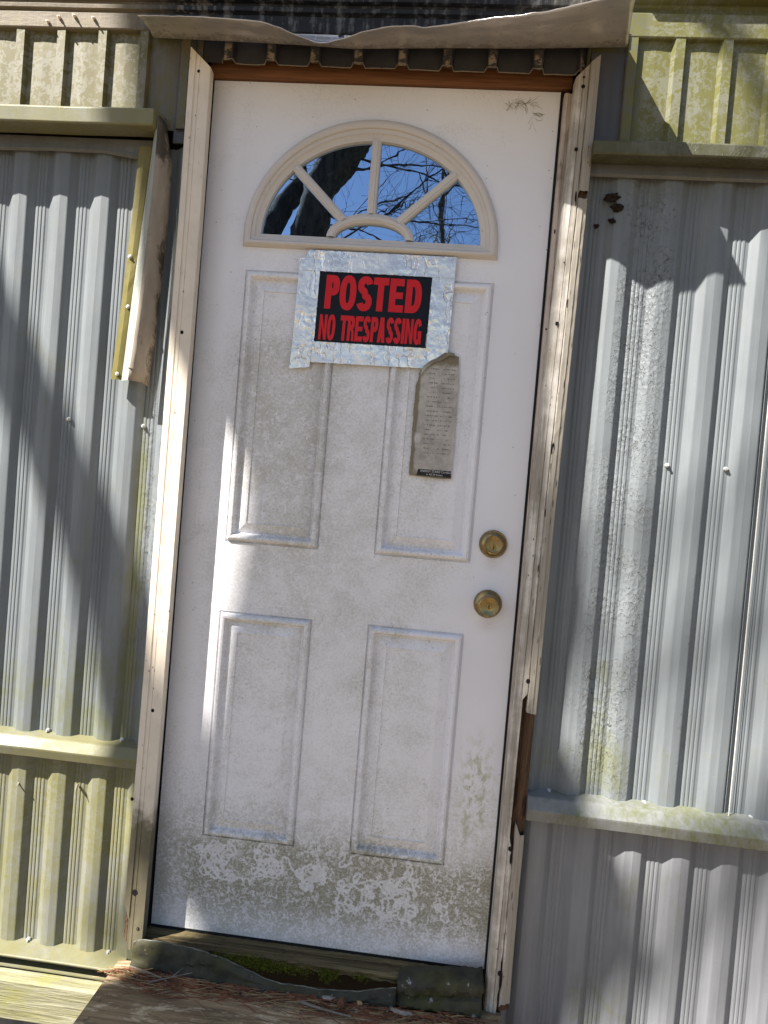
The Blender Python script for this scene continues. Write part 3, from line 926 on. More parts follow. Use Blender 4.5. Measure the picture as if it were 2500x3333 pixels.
o['label'] = 'left casing, cream with mossy foot'
casL = o
# rotten brown core showing at the foot of the left casing
b = MB(); rows = []
for z in zrows(-0.022, 0.075, 12):
    rows.append([(-0.052 + 0.003 * nz(z * 70, k), -0.026 - 0.018 * math.sin(3.14 * k / 5) + 0.004 * nz(z * 90, k * 2), z) for k in range(0)] +
                [(-0.052 + k * 0.006 + 0.002 * nz(z * 70, k), -0.03 - 0.016 * math.sin(3.14 * k / 5) + 0.004 * nz(z * 90, k * 2), z) for k in range(6)])
b.grid(rows); b.build('rotten_core', M_ROT, frame, solid=0.002)

# left jamb and its dark gap
b = MB(); b.box(-0.028, -0.0055, -0.034, 0.045, -0.02, 2.062)
b.build('jamb', M_BLACKGAP, frame)

# right casing: two weathered strips, the outer one broken away with rotten wood behind


def rx(z): return interp([(-0.08, 0.8165), (0.2, 0.8185), (1.1, 0.8215), (1.75, 0.8335), (2.1, 0.8375)], z)
def rw(z): return interp([(-0.08, 0.871), (0.2, 0.8695), (0.6, 0.873), (1.1, 0.8755), (1.75, 0.885), (2.1, 0.8865)], z)


def jag(a, seed, s=150): return lambda x: a * nz(x * s, seed)


b = MB()
rows = []
prof_r = [(0.0, -0.022), (0.0, -0.049), (0.05, -0.055), (0.30, -0.0585), (0.33, -0.0565), (0.36, -0.0592), (0.53, -0.0605), (0.555, -0.058), (0.57, -0.024)]
for z in zrows(-0.078, 2.05, 110):
    row = []
    for (t, y) in prof_r:
        x = lerp(rx(z), rw(z), t) + (0.0012 * nz(z * 60, t * 3) if t > 0.5 else 0.0006 * nz(z * 50, 7))
        if t > 0.5 and z < 0.12: x -= 0.003 * (0.12 - z) / 0.1 + 0.003 * max(0, nz(z * 80, 5))
        if t > 0.5 and 0.33 < z < 0.66: x -= 0.013 + 0.008 * abs(nz(z * 55, 9))
        if t > 0.5 and 0.27 < z < 0.40: x -= 0.004 * math.sin((z - 0.27) / 0.13 * 3.14) * (1 + nz(z * 90, 3))
        zt = z
        if z > 2.045: zt = 2.047 + t * 0.05
        if z < -0.07: zt = z + 0.028 * abs(t - 0.5) + 0.008 * nz(x * 200, 5)
        row.append((x, y + 0.0010 * nz(x * 90, z * 25), zt))
    rows.append(row)
b.grid(rows)
o = b.build('casing', M_CAS_R, frame, solid=0.0012); o['label'] = 'right casing, inner board with cracked bleached paint'
casR = o


def outer_strip(z0, z1, j0, j1, label):
    b = MB(); rows = []
    n = max(6, int((z1 - z0) / 0.02))
    pr = [(0.580, -0.024), (0.585, -0.0590), (0.62, -0.0615), (0.80, -0.0610), (0.83, -0.0590), (0.97, -0.0570), (1.0, -0.053), (1.0, -0.022)]
    for z in zrows(z0, z1, n):
        row = []
        for (t, y) in pr:
            x = lerp(rx(z), rw(z), t) + 0.0010 * nz(z * 55, t * 4 + 3)
            zt = z
            if z == z0: zt = z + j0(t)
            if abs(z - z1) < 1e-9: zt = z + j1(t)
            row.append((x, y + 0.0012 * nz(x * 120, z * 30, 4), zt))
        rows.append(row)
    b.grid(rows)
    o = b.build('casing_strip', M_CAS_R, frame, solid=0.0014); o['label'] = label
    return o


outer_strip(0.632, 1.783, lambda t: 0.012 * (0.83 - t), lambda t: 0.010 * nz(t * 9, 1), 'sunlit outer strip of the right casing, snapped off at its foot')
outer_strip(1.80, 2.05, lambda t: 0.012 * nz(t * 8, 4), lambda t: (t - 0.0) * 0.052 - 0.003, 'upper outer strip of the right casing under the mitre')
outer_strip(-0.035, 0.375, lambda t: 0.014 * nz(t * 8, 6), lambda t: -0.055 * (t - 0.58) / 0.42 + 0.012 * nz(t * 9, 9), 'lower outer strip of the right casing with split end')
b = MB(); rows = []
for z in zrows(-0.06, 1.83, 90):
    rows.append([(lerp(rx(z), rw(z), 0.36 + 0.625 * k / 6) + 0.001 * nz(z * 90, k), -0.034 - 0.012 * math.sin(3.14 * (k + .5) / 7) + 0.005 * nz(z * 38, k * 1.7) , z) for k in range(7)])
b.grid(rows); o = b.build('rotten_core', M_ROT, frame, solid=0.002); o['label'] = 'brown rotten wood bared in the right casing'

# right jamb: peeling edge board beside the door, dark gap against the door
b = MB(); rows = []
for z in zrows(-0.02, 2.03, 70):
    w0 = interp([(-0.02, 0.8185), (2.03, 0.8195)], z)
    rows.append([(w0, 0.045, z), (w0 + 0.0004 * nz(z * 40, 2), -0.021, z), (w0 + 0.003, -0.0245 + 0.0006 * nz(z * 30, 1), z), (w0 + 0.008 + 0.001 * nz(z * 70, 4), -0.0255, z),
                 (w0 + 0.009 + 0.001 * nz(z * 70, 4), -0.0225, z), (0.846, -0.0225, z)])
b.grid(rows); o = b.build('jamb', M_JAMB, frame, solid=0.001); o['label'] = 'right jamb, paint peeling'
b = MB(); b.box(0.8138, 0.8180, -0.004, 0.04, -0.01, 2.05); b.build('weatherstrip', M_BLACKGAP, frame)

# header: bare brown wood under the siding, black line on the door
b = MB(); b.extrude_x([(-0.018, 2.050), (-0.012, 2.0465), (0.04, 2.0465), (0.04, 2.085), (-0.018, 2.085)], -0.005, 0.835, nseg=20, wob=wobx(0.001, 4, 2))
b.build('head_board', M_HEADWOOD, frame, bevel=0.001)
# sill: rotten wood below the door with the dark cavity under it
b = MB()
top = []
for (a, c) in ((-0.052, -0.004), (-0.045, 0.0), (-0.02, -0.001), (0.03, -0.001)):
    top.append([(lerp(-0.005, 0.812, i / 120), a + 0.005 * nz(i * .25, a * 99), c - 0.0085 + 0.0022 * nz(i * 0.4, 3, a * 50)) for i in range(121)])
front = [(p[0], p[1] + 0.004, p[2] - 0.012 - 0.012 * abs(nz(i * 0.15, 7))) for i, p in enumerate(top[0])]
inner = [(p[0], p[1] + 0.03, p[2] - 0.008) for i, p in enumerate(front)]
b.grid([inner, front] + top)
b.build('sill', M_SILLWOOD, frame, solid=0.002)


def hole(x, y, z, parent, r=0.0035, st=1.15):
    b = MB(); n = 10
    ring = [(x + r * math.cos(6.283 * k / n) * (1 + .2 * nz(k, x * 99)), z + r * st * math.sin(6.283 * k / n) * (1 + .2 * nz(k, z * 99))) for k in range(n)]
    b.grid([[(p[0], y - 0.0006, p[1]) for p in ring], [(x + (p[0] - x) * .8, y - 0.0012, z + (p[1] - z) * .8) for p in ring], [(x + (p[0] - x) * .6, y - 0.0008, z + (p[1] - z) * .6) for p in ring]], close=True)
    b.poly([(x + (p[0] - x) * .6, y - 0.0008, z + (p[1] - z) * .6) for p in ring])
    return b.build('nail_hole', M_HOLE, parent)


for x, z, r in ((-0.017, 2.030, .0034), (-0.010, 1.432, .0042), (-0.012, 1.245, .0014), (-0.012, 0.545, .0040), (-0.046, 0.330, .0040), (-0.022, 0.108, .0070), (-0.008, 0.022, .0045)):
    hole(x, -0.0605, z, casL, r)
for x, z, r in ((0.853, 2.025, .0042), (0.853, 2.045, .0025), (0.850, 1.888, .0042), (0.842, 1.505, .0042), (0.846, 1.64, .0018), (0.848, 0.705, .0048), (0.842, 0.322, .0055), (0.843, 0.035, .0055), (0.832, 0.09, .0015)):
    hole(x, -0.0605, z, casR, r)

jamR = [o for o in frame.children if o.get('label', '').startswith('right jamb')][0]
for x, z, r, st in ((0.857, 1.228, .0042, 3.2), (0.8535, 1.085, .0016, 6.0), (0.856, 1.185, .0014, 9.0), (0.861, 1.55, .0016, 7.0), (0.858, 1.785, .0020, 6.0), (0.8445, 0.30, .0025, 5.0), (0.846, 0.02, .0035, 6.0), (0.848, 0.96, .0012, 7.0)):
    hole(x, -0.0612, z, casR, r, st)
for z, r, st in ((1.003, .0026, 1.2), (0.972, .0024, 1.0), (0.868, .0026, 1.3), (0.838, .0028, 2.6), (1.50, .0020, 1.2), (1.72, .0018, 3.0), (0.44, .0018, 4.0)):
    hole(0.8235, -0.0256, z, jamR, r, st)

# ------------------------------------------------------------------ door
door = thing('entry_door', (0.4065, 0.0, 0.0), 'white embossed steel entry door with a fan light and algae stains', 'door')
DW, DH = 0.813, 2.045
PANELS = [(0.1105, 0.339, 0.952, 1.603), (0.472, 0.700, 0.952, 1.604), (0.1105, 0.3385, 0.2335, 0.785), (0.472, 0.700, 0.2335, 0.786)]
FC = (0.400, 1.683)


def arch(a, bb, cz, zbase, n=48):
    pts = [(FC[0] + a * math.cos(math.pi * k / n), cz + bb * math.sin(math.pi * k / n)) for k in range(n + 1)]
    nb = 16
    xl, xr = FC[0] - a, FC[0] + a
    side = []
    base = [(lerp(xl, xr, k / nb), zbase) for k in range(nb + 1)]
    return pts + base


loops = [[(0, 0), (DW, 0), (DW, DH), (0, DH)]]
for (x0, x1, z0, z1) in PANELS: loops.append([(x0, z0), (x1, z0), (x1, z1), (x0, z1)])
loops.append(arch(0.290, 0.272, 1.683, 1.664))
me = fill_loops(loops, 0.0, 'slab')
bm = bmesh.new(); bm.from_mesh(me)
vv = [bm.verts.new(p) for p in ((0, 0, 0), (DW, 0, 0), (DW, 0, DH), (0, 0, DH), (0, 0.042, 0), (DW, 0.042, 0), (DW, 0.042, DH), (0, 0.042, DH))]
for q in ((0, 1, 5, 4), (1, 2, 6, 5), (2, 3, 7, 6), (3, 0, 4, 7)): bm.faces.new([vv[i] for i in q])
bm.to_mesh(me); bm.free()
link('slab', me, M_DOOR, door)

# embossed panels: groove, raised bead, step, bevelled field
pprof = [(0.0, 0.0), (0.0010, 0.0040), (0.0030, 0.0044), (0.0046, -0.0016), (0.0075, -0.0072), (0.0115, -0.0092), (0.0160, -0.0086), (0.0190, -0.0040), (0.0212, 0.0040), (0.0232, 0.0062), (0.0260, 0.0064),
         (0.0270, 0.0050), (0.0480, -0.0030), (0.0496, -0.0032), (0.0502, -0.0008), (0.0520, -0.0008)]
for (x0, x1, z0, z1) in PANELS:
    b = MB(); rings = []
    for (t, y) in pprof:
        rings.append([(x0 + t, y, z0 + t), (x1 - t, y, z0 + t), (x1 - t, y, z1 - t), (x0 + t, y, z1 - t)])
    b.grid(rings, close=True); b.poly(rings[-1])
    b.build('panel', M_DOOR, door)

# fan light
OUT = arch(0.301, 0.283, 1.683, 1.657); INN = arch(0.2585, 0.226, 1.690, 1.690)
b = MB(); rings = []
for (t, y) in ((0.0, 0.0), (0.02, -0.005), (0.10, -0.0120), (0.22, -0.0150), (0.36, -0.0150), (0.46, -0.0125), (0.50, -0.0085), (0.54, -0.0080), (0.66, -0.0075), (0.70, -0.0045), (0.74, -0.0035), (0.97, -0.0010), (1.0, 0.012)):
    rings.append([(lerp(o_[0], i_[0], t), y, lerp(o_[1], i_[1], t)) for o_, i_ in zip(OUT, INN)])
b.grid(rings, close=True)
fan = b.build('fan_window', M_FRAME, door, smooth=35)


def bar(p, q, w, name='muntin'):
    p, q = Vector((p[0], 0, p[1])), Vector((q[0], 0, q[1]))
    d = (q - p).normalized(); s = Vector((d.z, 0, -d.x))
    b = MB(); rows = []
    for e in (p, q):
        rows.append([e + s * u * w + Vector((0, y, 0)) for u, y in ((-0.5, 0.010), (-0.5, 0.000), (-0.40, -0.0030), (-0.22, -0.0036), (-0.18, -0.0058), (0.18, -0.0058), (0.22, -0.0036), (0.40, -0.0030), (0.5, 0.000), (0.5, 0.010))])
    b.grid(rows)
    return b.build(name, M_FRAME, fan)


bar((0.400, 1.919), (0.400, 1.748), 0.0215)
bar((0.2135, 1.8485), (0.336, 1.731), 0.021)
bar((0.5895, 1.8485), (0.464, 1.731), 0.021)
b = MB(); rings = []
for t, y in ((0.0, 0.010), (0.0, 0.0), (0.12, -0.0032), (0.32, -0.0042), (0.40, -0.0062), (0.72, -0.0062), (0.80, -0.0036), (0.92, -0.0028), (1.0, 0.0), (1.0, 0.010)):
    a = lerp(0.104, 0.0825, t); bb = lerp(0.0605, 0.036, t)
    rings.append([(0.4015 + a * math.cos(math.pi * k / 30), y, 1.690 + bb * math.sin(math.pi * k / 30)) for k in range(31)])
b.grid(rings); b.build('hub_ring', M_FRAME, fan, smooth=40)


def ell(a, bb, th): return (FC[0] + a * math.cos(th), 1.690 + bb * math.sin(th))


YG = 0.0085
angs = [(0.0, 0.735), (0.735, 1.5708), (1.5708, 2.407), (2.407, 3.14159)]
for (t0, t1) in angs:
    o_ = [ell(0.262, 0.229, lerp(t0, t1, k / 14)) for k in range(15)]
    i_ = [(0.4015 + 0.095 * math.cos(lerp(t1, t0, k / 10)), 1.690 + 0.05 * math.sin(lerp(t1, t0, k / 10))) for k in range(11)]
    b = MB(); b.poly([(p[0], YG, p[1]) for p in o_ + i_]); b.build('pane', M_GLASS, fan)
hubp = [(0.4015 + 0.0945 * math.cos(math.pi * k / 24), 1.689 + 0.0498 * math.sin(math.pi * k / 24)) for k in range(25)]
b = MB(); b.poly([(p[0], YG, p[1]) for p in hubp]); b.build('pane', M_GLASS, fan)


# locks
def keyed(cx, cz, y, parent, r):
    b = MB(); b.lathe((cx, cz), [(r, y + 0.002), (r, y - 0.0012), (r * 0.9, y - 0.002), (0.0, y - 0.002)], n=24)
    c = b.build('key_cylinder', M_BRASS, parent, smooth=40)
    b = MB(); b.prism([(cx - 0.0008, cz - r * .72), (cx + 0.0011, cz - r * .72), (cx + 0.0011, cz - 0.1 * r), (cx + 0.0016, cz + 0.1 * r), (cx + 0.0004, cz + r * .62), (cx - 0.0006, cz + r * .62), (cx - 0.0012, cz)], y - 0.0024, y - 0.0021)
    b.build('keyway', M_HOLE, parent)


cx, cz = 0.7485, 1.002
b = MB(); b.lathe((cx, cz), [(0.0325, 0.0), (0.0328, -0.003), (0.0322, -0.006), (0.0265, -0.0135), (0.0215, -0.0172), (0.0200, -0.0178), (0.0192, -0.0172), (0.0187, -0.0155), (0.0180, -0.0152), (0.0172, -0.0150), (0.0, -0.0148)], n=56)
db = b.build('deadbolt', M_BRASS, door, smooth=30)
keyed(cx, cz - 0.0075, -0.0146, db, 0.0066)
cx, cz = 0.748, 0.862
b = MB(); b.lathe((cx, cz), [(0.0328, 0.0), (0.0332, -0.003), (0.0326, -0.0058), (0.0280, -0.0105), (0.0215, -0.0150), (0.0165, -0.019), (0.0155, -0.0235), (0.0170, -0.0275), (0.0215, -0.0305), (0.0245, -0.0345), (0.0255, -0.0400),
                                (0.0250, -0.0450), (0.0236, -0.0480), (0.0215, -0.0490), (0.0130, -0.0462), (0.0085, -0.0452), (0.0, -0.0450)], n=56)
kn = b.build('door_knob', M_BRASS, door, smooth=40)
keyed(cx, cz, -0.0452, kn, 0.0070)
b = MB(); b.box(0.0, 0.813, 0.0015, 0.03, -0.012, -0.0008); b.build('door_sweep', M_BLACKGAP, door)

# ------------------------------------------------------------------ posted sign
sign = thing('posted_sign', (0.425, -0.006, 1.43), 'black and red POSTED NO TRESPASSING sign held with foil tape', 'sign')
S_TL, S_TR, S_BR, S_BL = (0.2895, 1.6075), (0.5590, 1.6075), (0.5570, 1.4425), (0.2865, 1.4385)


def sgn(u, v, y):
    x = lerp(lerp(S_TL[0], S_TR[0], u), lerp(S_BL[0], S_BR[0], u), v)
    z = lerp(lerp(S_TL[1], S_TR[1], u), lerp(S_BL[1], S_BR[1], u), v)
    return (x, y, z)


b = MB()
b.grid([[sgn(-0.02 + 1.04 * i / 16, -0.02 + 1.04 * j / 10, -0.0094) for i in range(17)] for j in range(11)])
b.build('sign_card', M_SIGNBLK, sign, solid=0.0008)


def oval(cx, cy, rx_, ry_, a0, a1, n, p=2.3):
    out = []
    for k in range(n + 1):
        t = R(lerp(a0, a1, k / n)); c, s_ = math.cos(t), math.sin(t)
        out.append((cx + rx_ * math.copysign(abs(c) ** (2 / p), c), cy + ry_ * math.copysign(abs(s_) ** (2 / p), s_)))
    return out


def glyph(ch, tx, ty):
    """outlines in a unit box, y up; tx, ty = stem and bar thickness"""
    if ch == 'I': return [[(0, 0), (1, 0), (1, 1), (0, 1)]]
    if ch == 'T':
        a, b_ = 0.5 - tx / 2, 0.5 + tx / 2
        return [[(a, 0), (b_, 0), (b_, 1 - ty), (1, 1 - ty), (1, 1), (0, 1), (0, 1 - ty), (a, 1 - ty)]]
    if ch == 'E':
        return [[(0, 0), (1, 0), (1, ty), (tx, ty), (tx, .5 - ty * .45), (.92, .5 - ty * .45), (.92, .5 + ty * .45), (tx, .5 + ty * .45), (tx, 1 - ty), (.97, 1 - ty), (.97, 1), (0, 1)]]
    if ch == 'N':
        k = tx = tx * 0.86
        return [[(0, 0), (tx, 0), (tx, .60), (1 - k, 0), (1, 0), (1, 1), (1 - tx, 1), (1 - tx, .40), (k, 1), (0, 1)]]
    if ch == 'O':
        return [oval(.5, .5, .5, .52, 0, 360, 40)[:-1], oval(.5, .5, .5 - tx, .52 - ty, 0, 360, 40, 2.6)[:-1]]
    if ch == 'D':
        out = [(0, 0), (.45, 0)] + oval(.45, .5, .55, .5, -90, 90, 24, 2.4)[1:-1] + [(.45, 1), (0, 1)]
        inn = [(tx, ty), (.45, ty)] + oval(.45, .5, .55 - tx, .5 - ty, -90, 90, 24, 2.4)[1:-1] + [(.45, 1 - ty), (tx, 1 - ty)]
        return [out, inn]
    if ch in 'PR':
        lo = .40 if ch == 'P' else .44
        cy, ry_ = (1 + lo) / 2, (1 - lo) / 2
        bowl = oval(.5, cy, .5, ry_, -90, 90, 20, 2.5)
        if ch == 'P':
            out = [(0, 0), (tx, 0), (tx, lo)] + bowl + [(0, 1)]
        else:
            out = [(0, 0), (tx, 0), (tx, lo), (.42, lo), (.58, lo - .06), (.64, lo - .16), (.64, .08), (.68, 0), (1.02, 0), (1.02, .03), (.97, .07), (.96, lo - .18), (.90, lo - .03), (.78, lo + .05)] + [p for p in bowl if p[1] > lo + .06 or False] + [(0, 1)]
        i2 = [(tx, lo + ty), (.5, lo + ty)] + oval(.5, cy, .5 - tx, ry_ - ty, -90, 90, 16, 2.5)[1:-1] + [(.5, 1 - ty), (tx, 1 - ty)]
        return [out, i2]
    if ch == 'A':
        return [[(0, 0), (tx * 1.02, 0), (tx * 1.02 + .06, .19), (1 - tx * 1.02 - .06, .19), (1 - tx * 1.02, 0), (1, 0), (.5 + tx * .62, 1), (.5 - tx * .62, 1)],
                [(tx * 1.02 + .10, .19 + ty * .85), (1 - tx * 1.02 - .10, .19 + ty * .85), (.5, .83)]]
    if ch == 'S':
        cen = []
        rx_, = (.5 - tx / 2,)
        top = oval(.5, .745, rx_, .255 + .02 - ty / 2, 12, 262, 24, 2.2)
        bot = oval(.5, .255, rx_, .255 + .02 - ty / 2, 82, -168, 24, 2.2)
        cen = top + bot
        L, Rr = [], []
        for k, p in enumerate(cen):
            a, c = cen[max(k - 1, 0)], cen[min(k + 1, len(cen) - 1)]
            dx, dy = c[0] - a[0], c[1] - a[1]
            # normal measured in glyph proportions, thicker on the horizontals by ty and on the verticals by tx
            l = math.hypot(dx * 0.62, dy) or 1
            nx, ny = -dy / l, dx * 0.62 / l
            L.append((p[0] + nx * tx / 2, p[1] + ny * ty / 2)); Rr.append((p[0] - nx * tx / 2, p[1] - ny * ty / 2))
        return [L + Rr[::-1]]
    if ch == 'G':
        out = oval(.5, .5, .5, .52, 28, 318, 40)
        inn = oval(.5, .5, .5 - tx, .52 - ty, 318, 30, 40, 2.5)
        return [out[:1] + out[1:] + [(.80, .02), (.84, 0), (1, 0), (1, .53), (.54, .53), (.54, .53 - ty * .9), (1 - tx * 1.05, .53 - ty * .9), (1 - tx * 1.1, .26)] + inn]


def letters(spec, v0, v1, tx, ty, y):
    bm = bmesh.new()
    for ch, u0, u1 in spec:
        w = u1 - u0
        loops_ = glyph(ch, min(0.95, tx / w), ty)
        if ch == 'I': loops_ = glyph('I', 1, ty)
        edges = []
        for lp in loops_:
            vv = [bm.verts.new(sgn(u0 + p[0] * w, v1 - p[1] * (v1 - v0), y)) for p in lp]
            for i in range(len(vv)): edges.append(bm.edges.new((vv[i], vv[(i + 1) % len(vv)])))
        bmesh.ops.triangle_fill(bm, use_beauty=True, use_dissolve=False, edges=edges)
    for fc in bm.faces:
        fc.normal_update()
        if fc.normal.y > 0: fc.normal_flip()
    me = bpy.data.meshes.new('lettering'); bm.to_mesh(me); bm.free()
    o = link('lettering', me, M_SIGNRED, sign)
    return o


o = letters([('P', .073, .195), ('O', .200, .344), ('S', .354, .486), ('T', .490, .622), ('E', .634, .760), ('D', .776, .912)], 0.052, 0.520, 0.0545, 0.215, -0.0102)
o['label'] = 'the word POSTED in red'
o = letters([('N', .047, .114), ('O', .119, .189), ('T', .231, .297), ('R', .297, .358), ('E', .364, .432), ('S', .434, .495), ('P', .500, .561), ('A', .562, .627), ('S', .636, .698), ('S', .701, .763), ('I', .769, .795), ('N', .801, .867), ('G', .873, .940)],
            0.602, 0.952, 0.0255, 0.20, -0.0102)
o['label'] = 'the words NO TRESPASSING in red'
b = MB()
for k in range(11):
    a = 0.80 + k * 0.0165
    b.poly([sgn(.9835, a, -0.0102), sgn(.994, a, -0.0102), sgn(.994, a + (.03 if k == 0 else .008), -0.0102), sgn(.9835, a + (.03 if k == 0 else .008), -0.0102)])
b.build('print_mark', M_WHITEPRINT, sign)


def tape(corners, nu, nv, y, seed, label=None, holes=None):
    """wrinkled strip; corners TL TR BR BL in (x, z)"""
    b = MB(); rows = []
    a0, a1, a2, a3 = corners
    for j in range(nv + 1):
        v = j / nv; row = []
        for i in range(nu + 1):
            u = i / nu
            x = lerp(lerp(a0[0], a1[0], u), lerp(a3[0], a2[0], u), v); z = lerp(lerp(a0[1], a1[1], u), lerp(a3[1], a2[1], u), v)
            p = Vector((x * 62, z * 62, seed))
            q_ = mnoise.noise(p * 0.35)
            w = 0.0011 * (0.35 + max(0, q_) * 2.2) * (abs(mnoise.noise(p)) * 1.3 + abs(mnoise.noise(p * 2.3)) * 0.6)
            if i in (0, nu): x += 0.0012 * nz(z * 140, seed)
            if j in (0, nv): z += 0.0012 * nz(x * 140, seed)
            row.append((x, y - w, z))
        rows.append(row)
    b.grid(rows)
    o = b.build('foil_tape', M_FOIL, sign, smooth=25)
    if label: o['label'] = label


tape([(0.2415, 1.634), (0.292, 1.640), (0.2905, 1.437), (0.2395, 1.435)], 14, 60, -0.0104, 1)
tape([(0.556, 1.652), (0.608, 1.655), (0.6065, 1.436), (0.555, 1.436)], 14, 60, -0.0104, 2)
tape([(0.263, 1.654), (0.6085, 1.655), (0.607, 1.6065), (0.2475, 1.606)], 100, 14, -0.0116, 3)
tape([(0.2395, 1.4415), (0.609, 1.4420), (0.548, 1.3955), (0.2385, 1.392)], 100, 14, -0.0116, 4)
tape([(0.2395, 1.436), (0.288, 1.438), (0.2845, 1.380), (0.237, 1.374)], 14, 16, -0.0128, 5)

# ------------------------------------------------------------------ torn label
lab = thing('torn_label', (0.59, 0.0, 1.14), 'torn mouldy paper label below the sign on the right-hand panel', 'label')
outl = [(0.608, 1.432), (0.622, 1.431), (0.633, 1.427), (0.6345, 1.40), (0.6365, 1.37), (0.6375, 1.28), (0.6385, 1.20), (0.6378, 1.1445), (0.620, 1.1430), (0.58, 1.1445), (0.5415, 1.146), (0.539, 1.152), (0.5395, 1.20), (0.5385, 1.26),
        (0.5380, 1.30), (0.5385, 1.355), (0.5440, 1.378), (0.5545, 1.398), (0.572, 1.412), (0.590, 1.419)]
YL = -0.0076
ragged = []
for (p, q) in zip(outl, outl[1:] + outl[:1]):
    n_ = max(1, int(math.hypot(q[0] - p[0], q[1] - p[1]) / 0.006))
    for k in range(n_):
        t = k / n_
        a, c_ = lerp(p[0], q[0], t), lerp(p[1], q[1], t)
        ragged.append((a + 0.0011 * nz(c_ * 160, a * 90, 1), c_ + 0.0011 * nz(c_ * 90, a * 160, 5)))
me = fill_loops([ragged], YL, 'paper')
link('paper', me, M_LABEL, lab, solid=0.0007)
b = MB()   # edge curling up along the tear
tear = [(0.5440, 1.378), (0.5545, 1.398), (0.572, 1.412), (0.590, 1.419), (0.608, 1.432), (0.622, 1.431)]
b.grid([[(x, YL - 0.0008, z) for x, z in tear], [(x - 0.001, YL - 0.005, z + 0.004) for x, z in tear], [(x + 0.003, YL - 0.0065, z - 0.003 + 0.002 * nz(x * 90, 1)) for x, z in tear]])
b.build('curled_edge', M_LABEL, lab, solid=0.0006)
b = MB(); b.prism([(0.5575, 1.1475), (0.6372, 1.1468), (0.6372, 1.1625), (0.5600, 1.1625), (0.5590, 1.156)], YL - 0.0010, YL - 0.0006)
b.build('black_strip', M_BLACKPRINT, lab)


def text_mesh(txt, size, x, z, y, name, mat, parent, sx=1.0):
    cu = bpy.data.curves.new('txt', 'FONT'); cu.body = txt; cu.size = size; cu.resolution_u = 2
    t = bpy.data.objects.new('txt', cu); sc.collection.objects.link(t)
    bpy.context.view_layer.update()
    me = bpy.data.meshes.new_from_object(t.evaluated_get(bpy.context.evaluated_depsgraph_get()))
    bpy.data.objects.remove(t); bpy.data.curves.remove(cu)
    me.transform(Matrix.Scale(sx, 4, (1, 0, 0)))
    me.transform(Matrix.Rotation(R(90), 4, 'X')); me.transform(Matrix.Translation((x, y, z)))
    return link(name, me, mat, parent)


text_mesh('ENERGY STAR\u00ae Certified', 0.0072, 0.5655, 1.1562, YL - 0.0014, 'small_print', M_WHITEPRINT, lab, 0.92)
text_mesh('in All 50 States', 0.0068, 0.580, 1.1492, YL - 0.0014, 'small_print', M_WHITEPRINT, lab, 0.92)

# ------------------------------------------------------------------ drip flashing over the door
b = MB(); rows = []
FE = [(-0.118, 2.081), (0.021, 2.082), (0.121, 2.078), (0.158, 2.075), (0.195, 2.064), (0.232, 2.049), (0.276, 2.035), (0.297, 2.034), (0.339, 2.046), (0.373, 2.060), (0.425, 2.072), (0.477, 2.076), (0.548, 2.063), (0.647, 2.051), (0.697, 2.043), (0.733, 2.043), (0.795, 2.057), (0.841, 2.066), (0.907, 2.073)]
BE = [(-0.136, 2.110), (0.079, 2.106), (0.209, 2.103), (0.276, 2.100), (0.334, 2.098), (0.43, 2.102), (0.544, 2.106), (0.716, 2.110), (0.942, 2.120)]
for i in range(121):
    u = i / 120
    xb = lerp(-0.136, 0.942, u); xf = lerp(-0.118, 0.907, u)
    zb = interp(BE, xb); zf = interp(FE, xf)
    row = []
    for j in range(15):
        v = j / 14
        x = lerp(xb, xf, v); y = lerp(-0.050, interp([(0.50, -0.17), (0.56, -0.20), (0.65, -0.24), (0.72, -0.268), (1.0, -0.27)], xf), v)
        z = lerp(zb, zf, v) + 0.007 * math.sin(math.pi * v) * (0.5 + 0.9 * nz(u * 5, v * 2, 3)) + 0.006 * (0.5 - abs(nz(u * 7 + v * 1.3, v * 2, 8))) * math.sin(math.pi * v) + 0.004 * (0.5 - abs(nz(u * 16 - v * 2, v * 3, 5))) * math.sin(math.pi * v)
        if u > 0.86: z += 0.030 * (u - 0.86) / 0.14 * max(0, v - 0.35) / 0.65 * (1.25 - v)
        if u > 0.80: z -= 0.004 * math.sin(math.pi * min(1, (u - 0.80) / 0.14)) * math.sin(math.pi * v)
        if v > 0.93: z += 0.0012 * nz(u * 60, 4)
        row.append((x, y, z))
    row.insert(0, (xb, -0.0545, zb + 0.005)); row.insert(0, (xb, -0.0548, zb + (0.036 if xb > 0.5 else 0.020)))
    rows.append(row)
b.grid(rows)
tag(b.build('drip_flashing', M_FLASH, None, solid=0.0008, smooth=22), 'bent brown metal flashing jutting out over the door with a dented front edge', 'flashing')

